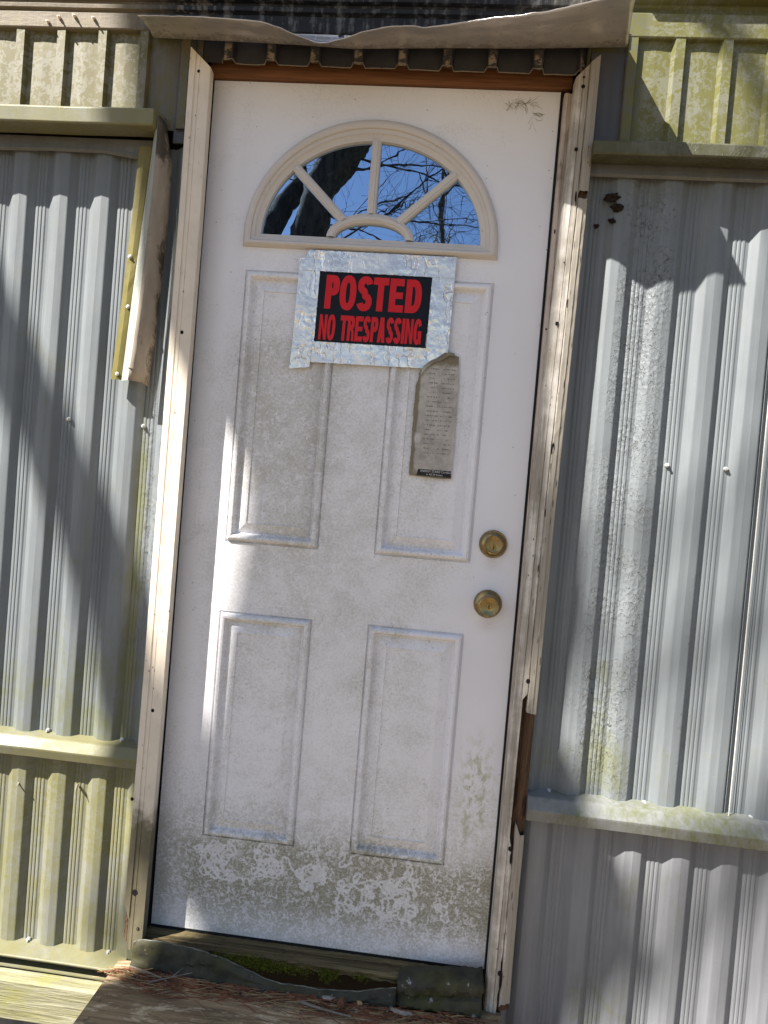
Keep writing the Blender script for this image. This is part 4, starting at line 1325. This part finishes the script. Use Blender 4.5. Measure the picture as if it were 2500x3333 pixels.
# ------------------------------------------------------------------ hanging trim strip at the left
hang = thing('loose_trim', (-0.12, -0.05, 1.31), 'loose folded trim strip hanging left of the door, one side olive and the other mouldy', 'trim strip')
def hx(tab, z): return interp(tab, z)
XA = [(1.31, -0.1635), (1.52, -0.150), (1.70, -0.141), (1.86, -0.135)]
XB = [(1.31, -0.140), (1.52, -0.128), (1.70, -0.116), (1.86, -0.106)]
XC = [(1.31, -0.122), (1.363, -0.117), (1.52, -0.107), (1.70, -0.099), (1.81, -0.0965), (1.92, -0.0955)]
XD = [(1.305, -0.074), (1.40, -0.066), (1.52, -0.060), (1.70, -0.0545), (1.83, -0.055), (1.92, -0.075)]
b = MB()
def at8(x, y, z): return (x - 0.45 * (y + 0.08), y, z)     # the folds lean to the left as they near the wall
zs = zrows(1.313, 1.857, 24)
b.grid([[at8(hx(XA, z) - 0.001, -0.044, z), at8(hx(XA, z), -0.052 + 0.001 * nz(z * 20, 1), z), at8(lerp(hx(XA, z), hx(XB, z), .5), -0.0560 + 0.0015 * nz(z * 25, 5), z), at8(hx(XB, z), -0.0540, z), at8(hx(XB, z) + 0.0035, -0.044, z)] for z in zs])
b.build('olive_flange', M_HANG_OLIVE, hang, solid=0.0009)
zs = zrows(1.310, 1.915, 28)
b = MB(); b.grid([[at8(hx(XB, z) + 0.002 if z < 1.86 else lerp(-0.104, -0.0985, (z - 1.86) / 0.06), -0.060, z), at8(lerp(hx(XB, z), hx(XC, z), .6), -0.074, z), at8(hx(XC, z), -0.083 + 0.001 * nz(z * 22, 3), z)] for z in zs])
b.build('pale_flange', M_HANG_PALE, hang, solid=0.0009)
b = MB(); b.grid([[at8(hx(XC, z) + 0.0002, -0.0832 + 0.001 * nz(z * 22, 3), z), at8(lerp(hx(XC, z), hx(XD, z), .3), -0.0735, z), at8(lerp(hx(XC, z), hx(XD, z), .7), -0.0575, z), at8(hx(XD, z), -0.043, z - 0.006), at8(hx(XD, z) + 0.001, -0.036, z - 0.006)] for z in zs])
b.build('mouldy_flange', M_HANG_DIRT, hang, solid=0.0009, smooth=60)
b = MB(); b.grid([[(lerp(-0.056, -0.0505, (z - 1.42) / 0.3), -0.040, z), (lerp(-0.056, -0.0505, (z - 1.42) / 0.3) + 0.010 * math.sin(3.14 * (z - 1.42) / 0.3), -0.046, z)] for z in zrows(1.42, 1.72, 12)])
b.build('bent_lip', M_HANG_PALE, hang, solid=0.0008)
for x, z in ((-0.150, 1.60), (-0.146, 1.484), (-0.160, 1.326)):
    screw(x, -0.0560, z, hang, r=0.0042, out=0.006, mat=M_BRIGHTCHIP, name='screw')
screw(-0.115, -0.079, 1.336, hang, r=0.002, out=0.018, mat=M_TWIG, name='nail')

# ------------------------------------------------------------------ sill flashing
b = MB(); rows = []
TE = [(-0.014, -0.008), (0.004, 0.000), (0.05, 0.006), (0.085, 0.002), (0.15, 0.002), (0.22, -0.008), (0.27, -0.026), (0.309, -0.036), (0.38, -0.040), (0.452, -0.041), (0.53, -0.034), (0.612, -0.020)]
for i in range(80):
    x = lerp(-0.014, 0.612, i / 79); zt = interp(TE, x) + 0.0025 * nz(x * 30, 3)
    wv = 0.007 * nz(x * 16, 2) + 0.005 * abs(nz(x * 34, 6)) + 0.003 * abs(nz(x * 80, 8))
    cru = lambda q: 0.011 * (0.3 - abs(mnoise.noise(Vector((x * 15 + q * 0.35, q * 0.30, 1))))) + 0.006 * (0.3 - abs(mnoise.noise(Vector((x * 38 - q * 0.5, q * 0.5, 4))))) + 0.005 * mnoise.noise(Vector((x * 9, q * 0.4, 7)))
    yo = interp([(-0.014, -0.066), (0.1, -0.075), (0.3, -0.088), (0.45, -0.092), (0.61, -0.080)], x)
    zb = -0.060
    rows.append([(x, yo + 0.010 + wv * .4, zt - 0.003), (x, yo + 0.002 + wv, zt), (x, yo - 0.001 + wv, zt - 0.003)] + [(x, yo - 0.002 - 0.010 * q / 7 + wv * (1 - q / 7) - cru(q), lerp(zt - 0.005, zb, q / 7)) for q in range(1, 8)])
b.grid(rows)
b.tube([Vector(r_[1]) + Vector((0, -0.0006, 0.0004)) for r_ in rows], 0.0008, n=4, mat=1)
tag(b.build('sill_flashing', [M_SILLMETAL, M_RIM], None, solid=0.0008, smooth=45), 'long crumpled sheet of dull metal sagging below the door', 'flashing')
b = MB(); rows = []
for i in range(60):
    x = lerp(0.614, 0.806, i / 59); zt = interp([(0.614, -0.004), (0.64, 0.003), (0.72, 0.012), (0.806, 0.022)], x) + 0.0015 * nz(x * 50, 2)
    wv = 0.003 * nz(x * 24, 12) - 0.004 * abs(nz(x * 50, 15))
    cap = [(-0.030, zt + 0.001), (-0.050, zt + 0.001), (-0.066, zt - 0.002), (-0.074, zt - 0.008), (-0.078, zt - 0.016), (-0.079, zt - 0.025), (-0.077, zt - 0.033), (-0.075, zt - 0.040), (-0.082, zt - 0.044), (-0.089, -0.046), (-0.090, -0.052), (-0.087, -0.059)]
    rows.append([(x + 0.003 * nz(q * .6, 4) * (i == 0 or i == 59), cy + wv + 0.009 * (0.3 - abs(mnoise.noise(Vector((x * 26 + q * .3, q * .42, 3))))) + 0.005 * (0.3 - abs(mnoise.noise(Vector((x * 60 - q * .4, q * .6, 9))))), cz_ + 0.002 * nz(x * 60, q, 5)) for q, (cy, cz_) in enumerate(cap)])
b.grid(rows)
tag(b.build('sill_flashing', M_SILLMETAL, None, solid=0.0008, smooth=25), 'short dark metal cap piece at the right end below the door', 'flashing')

# moss on the sill
b = MB()
def moss(x, z, n, sx, sz, y=-0.073):
    for k in range(n):
        px, pz = rnd.gauss(x, sx), rnd.gauss(z, sz)
        py = y + rnd.uniform(-0.008, 0.008)
        for q in range(3):
            a = rnd.uniform(0, 6.28); l = rnd.uniform(0.003, 0.0065)
            d = Vector((math.cos(a) * .7, -rnd.uniform(.3, 1), math.sin(a) * .7 + .4)).normalized() * l
            w = Vector((math.sin(a), 0, -math.cos(a))) * 0.0011
            p = Vector((px, py, pz)); b.poly([p - w, p + w, p + d])
moss(0.27, -0.010, 700, 0.045, 0.007); moss(0.455, -0.020, 110, 0.012, 0.007); moss(0.46, -0.008, 60, 0.02, 0.003); moss(0.53, -0.010, 50, 0.012, 0.003); moss(0.35, -0.014, 260, 0.035, 0.005)
tag(b.build('moss', M_MOSS), 'green moss growing on the rotten sill', kind='stuff')

# ------------------------------------------------------------------ step
step = thing('step_platform', (0.4, -0.4, -0.0655), 'old stained plywood step below the door littered with pine needles', 'step')
b = MB()
rows = []
for j in range(13):
    y = lerp(-0.95, -0.055, j / 12)
    rows.append([(lerp(-0.051 + 0.0016 * nz(y * 30, 2), 0.853, i / 24), y, -0.0605 + 0.0025 * nz(i * .4, y * 5)) for i in range(25)])
b.grid(rows)
bot = [[(p[0], p[1], p[2] - 0.017) for p in r] for r in rows]
b.grid([r[:] for r in bot])
for A, B_ in ((rows[0], bot[0]), (rows[-1], bot[-1]), ([r[0] for r in rows], [r[0] for r in bot]), ([r[-1] for r in rows], [r[-1] for r in bot])):
    b.grid([A, B_])
b.build('plywood_sheet', M_STEP, step)
for py in (-0.13, -0.94):
    b = MB(); b.box(-0.045, 0.85, py, py + 0.04, -0.18, -0.079); b.build('joist', M_ROT, step)
for px in (0.0, 0.78):
    b = MB(); b.box(px - 0.04, px + 0.05, -0.92, -0.83, -0.78, -0.181); b.build('step_post', M_ROT, step)
for x, y in ((-0.036, -0.092), (-0.034, -0.19), (-0.034, -0.245)):
    b = MB(); n = 12; r = 0.0055
    ring = [(x + r * math.cos(6.283 * k / n), y + r * math.sin(6.283 * k / n)) for k in range(n)]
    b.grid([[(p[0], p[1], -0.0605) for p in ring], [(p[0], p[1], -0.0585) for p in ring], [(x + (p[0] - x) * .6, y + (p[1] - y) * .6, -0.0580) for p in ring]], close=True)
    b.poly([(x + (p[0] - x) * .6, y + (p[1] - y) * .6, -0.0580) for p in ring])
    b.build('screw_head', M_STEP, step)

# pine needles and debris along the flashing
b = MB()
for k in range(620):
    t = rnd.random()
    x = lerp(-0.02, 0.80, t) if k % 3 else rnd.gauss(0.12, 0.07)
    spread = abs(rnd.gauss(0, 0.020))
    y = -0.092 - 0.012 * math.sin(t * 3) - spread
    l = rnd.uniform(0.03, 0.11); a = rnd.gauss(0.12, 0.35) + (3.14 if rnd.random() < .5 else 0)
    z = -0.0585 + rnd.uniform(0, 0.010) * max(0, 1 - spread / 0.04)
    c = rnd.uniform(-.25, .25)
    pts = []
    for q in range(4):
        s_ = (q / 3 - .5) * l
        pts.append((x + s_ * math.cos(a) - c * s_ * s_ * 8 * math.sin(a), min(-0.070, y + s_ * math.sin(a) * .6 + c * s_ * s_ * 8), z + 0.002 * math.sin(q * 2 + k)))
    b.tube(pts, rnd.uniform(0.0005, 0.0009), n=3, mat=0 if rnd.random() < .74 else 1, cap=False)
for k in range(260):                                      # flakes of bark and leaf
    x = rnd.uniform(-0.01, 0.81); y = -0.096 - abs(rnd.gauss(0, 0.014)); z = -0.057 + rnd.uniform(0, 0.006)
    a = rnd.uniform(0, 6.28); s_ = rnd.uniform(0.002, 0.006); w = s_ * rnd.uniform(.3, .7)
    u = Vector((math.cos(a), math.sin(a), rnd.uniform(-.3, .3))) * s_; v = Vector((-math.sin(a), math.cos(a), rnd.uniform(-.3, .6))) * w
    p = Vector((x, y, z)); b.poly([p - u - v, p + u - v * .6, p + u * .8 + v, p - u * .7 + v], mat=2 if rnd.random() < .7 else 3)
for k in range(26):                                       # stray needles out on the plywood
    x = rnd.uniform(0.0, 0.8); y = rnd.uniform(-0.27, -0.13); a = rnd.uniform(-1, 1); l = rnd.uniform(.03, .08)
    b.tube([(x - l / 2 * math.cos(a), y - l / 2 * math.sin(a), -0.0565), (x, y + 0.003, -0.0555), (x + l / 2 * math.cos(a), y + l / 2 * math.sin(a), -0.0565)], 0.0006, n=3, mat=1, cap=False)
tag(b.build('pine_needles', [M_NEEDLE, M_STRAW, M_ROT, M_TWIG]), 'reddish fallen pine needles and bark flakes along the back of the step', kind='stuff')

for pts, r, lab_ in (([(-0.01, -0.088, -0.05), (0.05, -0.105, -0.046), (0.092, -0.118, -0.050)], 0.0022, 'thin grey twig lying by the foot of the left casing'),
                     ([(0.052, -0.128, -0.052), (0.10, -0.112, -0.044), (0.142, -0.094, -0.040)], 0.0019, 'forked grey twig crossing the pine needles below the mossy casing'),
                     ([(0.40, -0.118, -0.053), (0.455, -0.134, -0.0535), (0.52, -0.140, -0.054)], 0.0035, 'thick bleached twig lying left of the brown cone')):
    b = MB(); n = 7
    pp = []
    for q in range(n):
        t = q / (n - 1)
        a, c, d = [Vector(p) for p in pts]
        p = a * (1 - t) ** 2 + c * 2 * t * (1 - t) + d * t * t
        pp.append(p + Vector((0, 0.0015 * nz(q, 3), 0.0015 * nz(q, 8))))
    b.tube(pp, [r * (1 - .45 * q / n) for q in range(n)], n=7)
    if r < 0.002: b.tube([pp[3], pp[3] + Vector((0.012, 0.012, 0.006)), pp[3] + Vector((0.020, 0.028, 0.007))], [r * .8, r * .6, r * .4], n=6)
    tag(b.build('twig', M_TWIG, None, smooth=60), lab_, 'twig', 'twigs on the step')

# small brown cone
b = MB(); cz0 = -0.0575
rows = []
for q in range(9):
    t = q / 8
    rr = 0.0095 * math.sin(3.0 * (0.08 + 0.9 * t)) ** .8
    rows.append([(0.492 + rr * math.cos(6.283 * k / 12 + q * .26) * (1.0 + .10 * ((k + q) % 2)) + 0.003 * t, -0.118 + rr * math.sin(6.283 * k / 12 + q * .26) * (1.0 + .10 * ((k + q) % 2)), cz0 + 0.027 * t) for k in range(12)])
b.grid(rows, close=True)
b.poly(rows[-1]); b.poly(rows[0])
tag(b.build('seed_cone', M_CONE, None), 'small brown seed cone upright among the needles on the step', 'cone')


def chip(pts, z, t, label, mat):
    b = MB(); n = len(pts)
    mid = Vector((sum(p[0] for p in pts) / n, sum(p[1] for p in pts) / n, z + t * 1.6))
    lo = [(p[0], p[1], z) for p in pts]; hi = [(p[0], p[1], z + t) for p in pts]
    b.grid([lo, hi], close=True)
    for k in range(n): b.poly([hi[k], hi[(k + 1) % n], mid])
    b.poly(lo)
    return tag(b.build('wood_chip', mat, None, bevel=0.0003), label, 'chip', 'pale chips on the step')


chip([(0.446, -0.098), (0.456, -0.092), (0.472, -0.091), (0.478, -0.097), (0.468, -0.106), (0.452, -0.106)], -0.051, 0.003, 'oval pale chip just left of the brown cone', M_PALECHIP)
chip([(0.600, -0.103), (0.606, -0.099), (0.618, -0.107), (0.634, -0.111), (0.650, -0.107), (0.653, -0.112), (0.636, -0.118), (0.614, -0.113)], -0.052, 0.003, 'white curved chip right of the brown cone', M_PALECHIP)
chip([(0.526, -0.098), (0.536, -0.096), (0.540, -0.105), (0.531, -0.109)], -0.050, 0.003, 'tan square bark chip close to the metal cap', M_STRAW)

# ------------------------------------------------------------------ mud nests and cobwebs
for k, (x, z, r, lb) in enumerate(((0.945, 1.803, 0.013, 'largest brown mud clump on the siding under the right ledge'), (0.957, 1.782, 0.011, 'ragged brown mud clump touching the largest one from below'),
                                   (0.948, 1.752, 0.0075, 'small brown mud clump below the ragged pair'), (0.915, 1.738, 0.006, 'lowest and smallest brown mud clump, nearest the casing'))):
    b = MB(); rows = []
    for i in range(17):
        th = math.pi * i / 16
        row = []
        for j in range(26):
            ph = 6.283 * j / 26
            d = Vector((math.sin(th) * math.cos(ph), -math.cos(th) * .6, math.sin(th) * math.sin(ph)))
            rr = r * (0.9 + 0.75 * mnoise.noise(d * 2.0 + Vector((k * 7.3, 0.4, 0))) + 0.45 * mnoise.noise(d * 5 + Vector((k * 3.1, 1, 0))) + 0.25 * mnoise.noise(d * 11 + Vector((k, 3, 0))))
            rr *= 1.0
            row.append((x + d.x * rr * (1.15 if k < 2 else 1), -0.021 + d.y * rr * .8, z + d.z * rr * .8))
        rows.append(row)
    b.grid(rows, close=True)
    tag(b.build('mud_nest', M_NEST, None, smooth=60), lb, 'nest', 'mud nests under the right ledge')


def web(cx, cz, y, n, sx, sz, label, seed):
    r_ = random.Random(seed); b = MB()
    for k in range(n):
        x, z = cx + r_.gauss(0, sx), cz + r_.gauss(0, sz)
        pts = [(x, y - r_.uniform(0, .003), z)]
        a = r_.choice((-0.15, -0.1, -1.5, -1.4, 0.05)) + r_.gauss(0, .35)
        for q in range(4):
            a += r_.gauss(0, .4); l = r_.uniform(.003, .008)
            pts.append((pts[-1][0] + l * math.cos(a), y - r_.uniform(0, .003), pts[-1][2] + l * math.sin(a)))
        b.tube(pts, r_.uniform(0.0002, 0.0005), n=3, cap=False)
    return tag(b.build('cobweb', M_WEB, None), label, 'cobweb')


web(0.722, 2.017, -0.001, 26, 0.014, 0.0035, 'dusty brown cobweb on the top right corner of the door', 3)
web(0.755, 1.985, -0.001, 9, 0.002, 0.011, 'hanging string of dusty cobweb below the door top corner', 4)


# ------------------------------------------------------------------ trees
def wpt(X, Z, d):
    """a point whose sun shadow falls on the wall at (X, Z), standing d metres out"""
    return Vector((X - SX * d, -d, Z + SZ * d))


def wander(p, q, n, amp, r_):
    p, q = Vector(p), Vector(q); out = []
    for i in range(n + 1):
        t = i / n; s_ = math.sin(math.pi * t)
        out.append(p.lerp(q, t) + Vector((r_.gauss(0, amp), r_.gauss(0, amp), r_.gauss(0, amp))) * s_)
    return out


def grow(b, p, d, length, rad, level, r_, seg=5, up=0.06, kids=4):
    pts = [Vector(p)]; rr = [rad]; d = Vector(d).normalized()
    for i in range(seg):
        d = (d + Vector((r_.gauss(0, .16), r_.gauss(0, .16), r_.gauss(0, .13) + up))).normalized()
        pts.append(pts[-1] + d * length / seg); rr.append(rad * (1 - 0.75 * (i + 1) / seg))
    b.tube(pts, rr, n=6 if rad > .02 else (4 if rad > .008 else 3), cap=False)
    if level > 0:
        for k in range(kids):
            i = r_.randint(1, seg)
            side = Vector((r_.gauss(0, 1), r_.gauss(0, 1), r_.gauss(0, .8)))
            nd = (d + side.normalized() * 0.95).normalized()
            grow(b, pts[i], nd, length * r_.uniform(.45, .7), max(rr[i] * .6, 0.003), level - 1, r_, 4, up, kids)


# tree 1: stands left of the wall, its leaning stem shades the door
D1 = 2.6
t1 = thing('shade_tree', (-3.2, -2.7, -0.78), 'big leaning tree standing close to the wall on the left, shading the door', 'tree')
edges = [(-6.2, .3, 1.2), (-3.5, .25, 1.1), (-1.2, .15, 1.05), (0.06, .105, 1.0), (.45, .14, .955), (.65, .155, .937), (.92, .165, .925), (1.08, .125, .91), (1.2, .055, .905), (1.35, -.02, .895), (1.67, -.10, .876), (2.12, -.205, .86), (2.6, -.27, .75), (3.6, -.35, .55)]
ks = []
for i, (Z, a, c) in enumerate(edges):
    e0, e1 = edges[max(i - 1, 0)], edges[min(i + 1, len(edges) - 1)]
    sl = ((e1[1] + e1[2]) - (e0[1] + e0[2])) / 2 / (e1[0] - e0[0])
    k = Vector((-SD.y, -SD.z * sl + SD.x, SD.y * sl)).length / -SD.y       # how much wider than its diameter the leaning stem's shadow falls
    ks.append((Z, (a + c) / 2, (c - a) / 2 / k))
b = MB(); b.tube([wpt(X, Z, D1) for Z, X, r in ks], [r for Z, X, r in ks], n=22)
rb = random.Random(5)
b.v = [tuple(Vector(v) + 0.012 * Vector((mnoise.noise(Vector(v) * 3), mnoise.noise(Vector(v) * 3 + Vector((5, 0, 0))), 0))) for v in b.v]
b.build('trunk', M_BARK, t1, smooth=60)
def limb(pts, rad, d=D1, n=10):
    b = MB(); b.tube([wpt(X, Z, d) for X, Z in pts], rad, n=n); return b.build('limb', M_BARK, t1, smooth=60)
limb([(0.42, -0.02), (0.16, 0.15), (-0.01, 0.46), (-0.09, 0.70), (-0.20, 0.92), (-0.33, 1.15), (-0.50, 1.44), (-0.8, 2.0), (-1.3, 2.9)], [.14, .12, .095, .086, .080, .076, .074, .065, .04], 2.7)
limb([(0.70, 0.80), (0.95, 0.42), (1.06, 0.26), (1.02, 0.14), (0.98, -0.05), (0.95, -0.4)], [.08, .075, .060, .06, .05, .045], 2.8)
limb([(0.35, 2.3), (0.7, 2.45), (1.15, 2.16), (1.28, 2.0), (1.42, 1.8)], [.07, .03, .014, .012, .008], 2.75)
limb([(1.28, 2.0), (1.34, 1.70), (1.42, 1.42), (1.55, 1.1)], [.013, .010, .009, .006], 2.75)
limb([(0.6, 2.9), (0.98, 2.40), (1.15, 2.17), (1.30, 1.97), (1.5, 1.7)], [.05, .03, .022, .018, .010], 3.6)
limb([(0.7, 3.0), (1.14, 2.36), (1.30, 2.16), (1.5, 1.92)], [.05, .035, .03, .02], 3.9)
limb([(0.9, 2.62), (1.06, 2.25), (1.17, 2.115), (1.22, 2.06)], [.018, .010, .0085, .004], 0.75)
tw = MB()
r9 = random.Random(11)
for (X0, Z0, X1, Z1, r, d) in ((1.6, 1.3, 1.0, 0.95, .012, 4.2), (1.7, 1.15, 1.05, 0.72, .012, 4.6), (1.6, 0.9, 1.1, 0.62, .010, 5.0), (0.95, 2.32, 1.2, 2.06, .009, 1.7), (1.0, 2.45, 1.3, 2.0, .013, 3.2), (1.5, 0.45, 1.1, 0.02, .016, 4.4), (1.55, 0.30, 1.25, -0.05, .012, 5.0),
                               (-0.45, 0.20, -0.62, -0.2, .010, 3.5), (1.15, 0.12, 1.02, -0.1, .03, 3.9), (0.2, 0.35, -0.09, -0.1, .022, 3.4)):
    tw.tube([wpt(lerp(X0, X1, k / 5) + .02 * nz(k, X0), lerp(Z0, Z1, k / 5) + .02 * nz(k, Z0 + 3), d) for k in range(6)], [r * 1.9 * (1 - .5 * k / 5) for k in range(6)], n=6)
tw.build('branch', M_BARK, t1, smooth=60)['kind'] = 'stuff'

# trees 2..: mirrored in the fan light
Y2 = -8.0
t2 = thing('bare_tree', (-1.55, Y2, -0.78), 'thick bare tree out in the yard, mirrored dark in the fan light', 'tree', 'bare trees in the yard')
b = MB(); b.tube([(-1.75, Y2, -0.9), (-1.68, Y2, 1.5), (-1.58, Y2, 3.6), (-1.53, Y2, 4.6), (-1.42, Y2, 5.15), (-1.22, Y2, 5.55), (-0.86, Y2 + .1, 5.95), (-0.3, Y2 + .2, 6.6), (0.3, Y2, 7.4)], [.34, .30, .25, .235, .225, .21, .175, .14, .10], n=16)
b.v = [tuple(Vector(v) + 0.03 * Vector((mnoise.noise(Vector(v) * 5), 0, mnoise.noise(Vector(v) * 5 + Vector((9, 0, 0)))))) for v in b.v]
b.build('trunk', M_BARK_D, t2, smooth=60)
b = MB(); b.tube([(-1.62, Y2, 2.6), (-2.0, Y2 - .1, 4.0), (-2.08, Y2 - .1, 4.6), (-1.92, Y2 - .2, 5.05), (-1.76, Y2 - .3, 5.4), (-1.9, Y2 - .4, 6.2), (-2.4, Y2 - .4, 7.2)], [.17, .16, .15, .14, .12, .11, .07], n=12)
b.build('limb', M_BARK_D, t2, smooth=60)
tw = MB(); r2 = random.Random(21)
for (p, d, l, r) in (((-1.45, Y2, 4.9), (1.0, .1, -.25), 2.6, .055), ((-1.3, Y2, 5.5), (1, .2, -.12), 2.8, .05), ((-1.1, Y2, 5.7), (1, -.2, .15), 3.0, .05), ((-0.6, Y2, 6.2), (1, 0.1, -.5), 2.6, .05), ((-0.4, Y2, 6.5), (.5, .1, -.9), 2.2, .04),
                     ((-1.5, Y2, 4.7), (.9, .0, .25), 2.2, .04), ((-2.05, Y2, 4.4), (-.6, 0, .4), 1.6, .035), ((-1.6, Y2, 4.3), (1, .3, .05), 2.9, .05), ((0.2, Y2, 7.2), (.5, .1, -.9), 2.8, .05), ((-1.9, Y2, 5.6), (-.8, .1, -.1), 1.5, .03)):
    grow(tw, p, d, l, r * 0.45, 3, r2, 6, 0.0, 5)
tw.build('twigs', M_BARK_D, t2)['kind'] = 'stuff'
for i, (x, y, h, sd, lb) in enumerate(((2.6, -12.0, 9.5, 31, 'slim bare tree far out in the yard on the right'), (0.7, -15.0, 10.5, 33, 'slim bare tree far out in the yard in the middle'), (5.2, -13.0, 9.0, 37, 'slim bare tree far out in the yard at the far right'))):
    t = thing('bare_tree', (x, y, -0.78), lb, 'tree', 'bare trees in the yard')
    rr = random.Random(sd); b = MB()
    pts = [Vector((x, y, -0.9))]
    for k in range(8): pts.append(pts[-1] + Vector((rr.gauss(0, .12), rr.gauss(0, .12), h / 8)))
    rad = [.17 * (1 - .8 * k / 8) for k in range(9)]
    b.tube(pts, rad, n=9); b.build('trunk', M_BARK, t, smooth=60)
    b = MB()
    for k in range(16):
        q = rr.randint(3, 8); a = rr.uniform(0, 6.28)
        grow(b, pts[q], (math.cos(a), math.sin(a) * .6, .45), rr.uniform(1.8, 3.2) * (1.2 - q / 12), rad[q] * .45 + .006, 2, rr, 6, .04, 4)
    b.build('twigs', M_BARK, t)['kind'] = 'stuff'
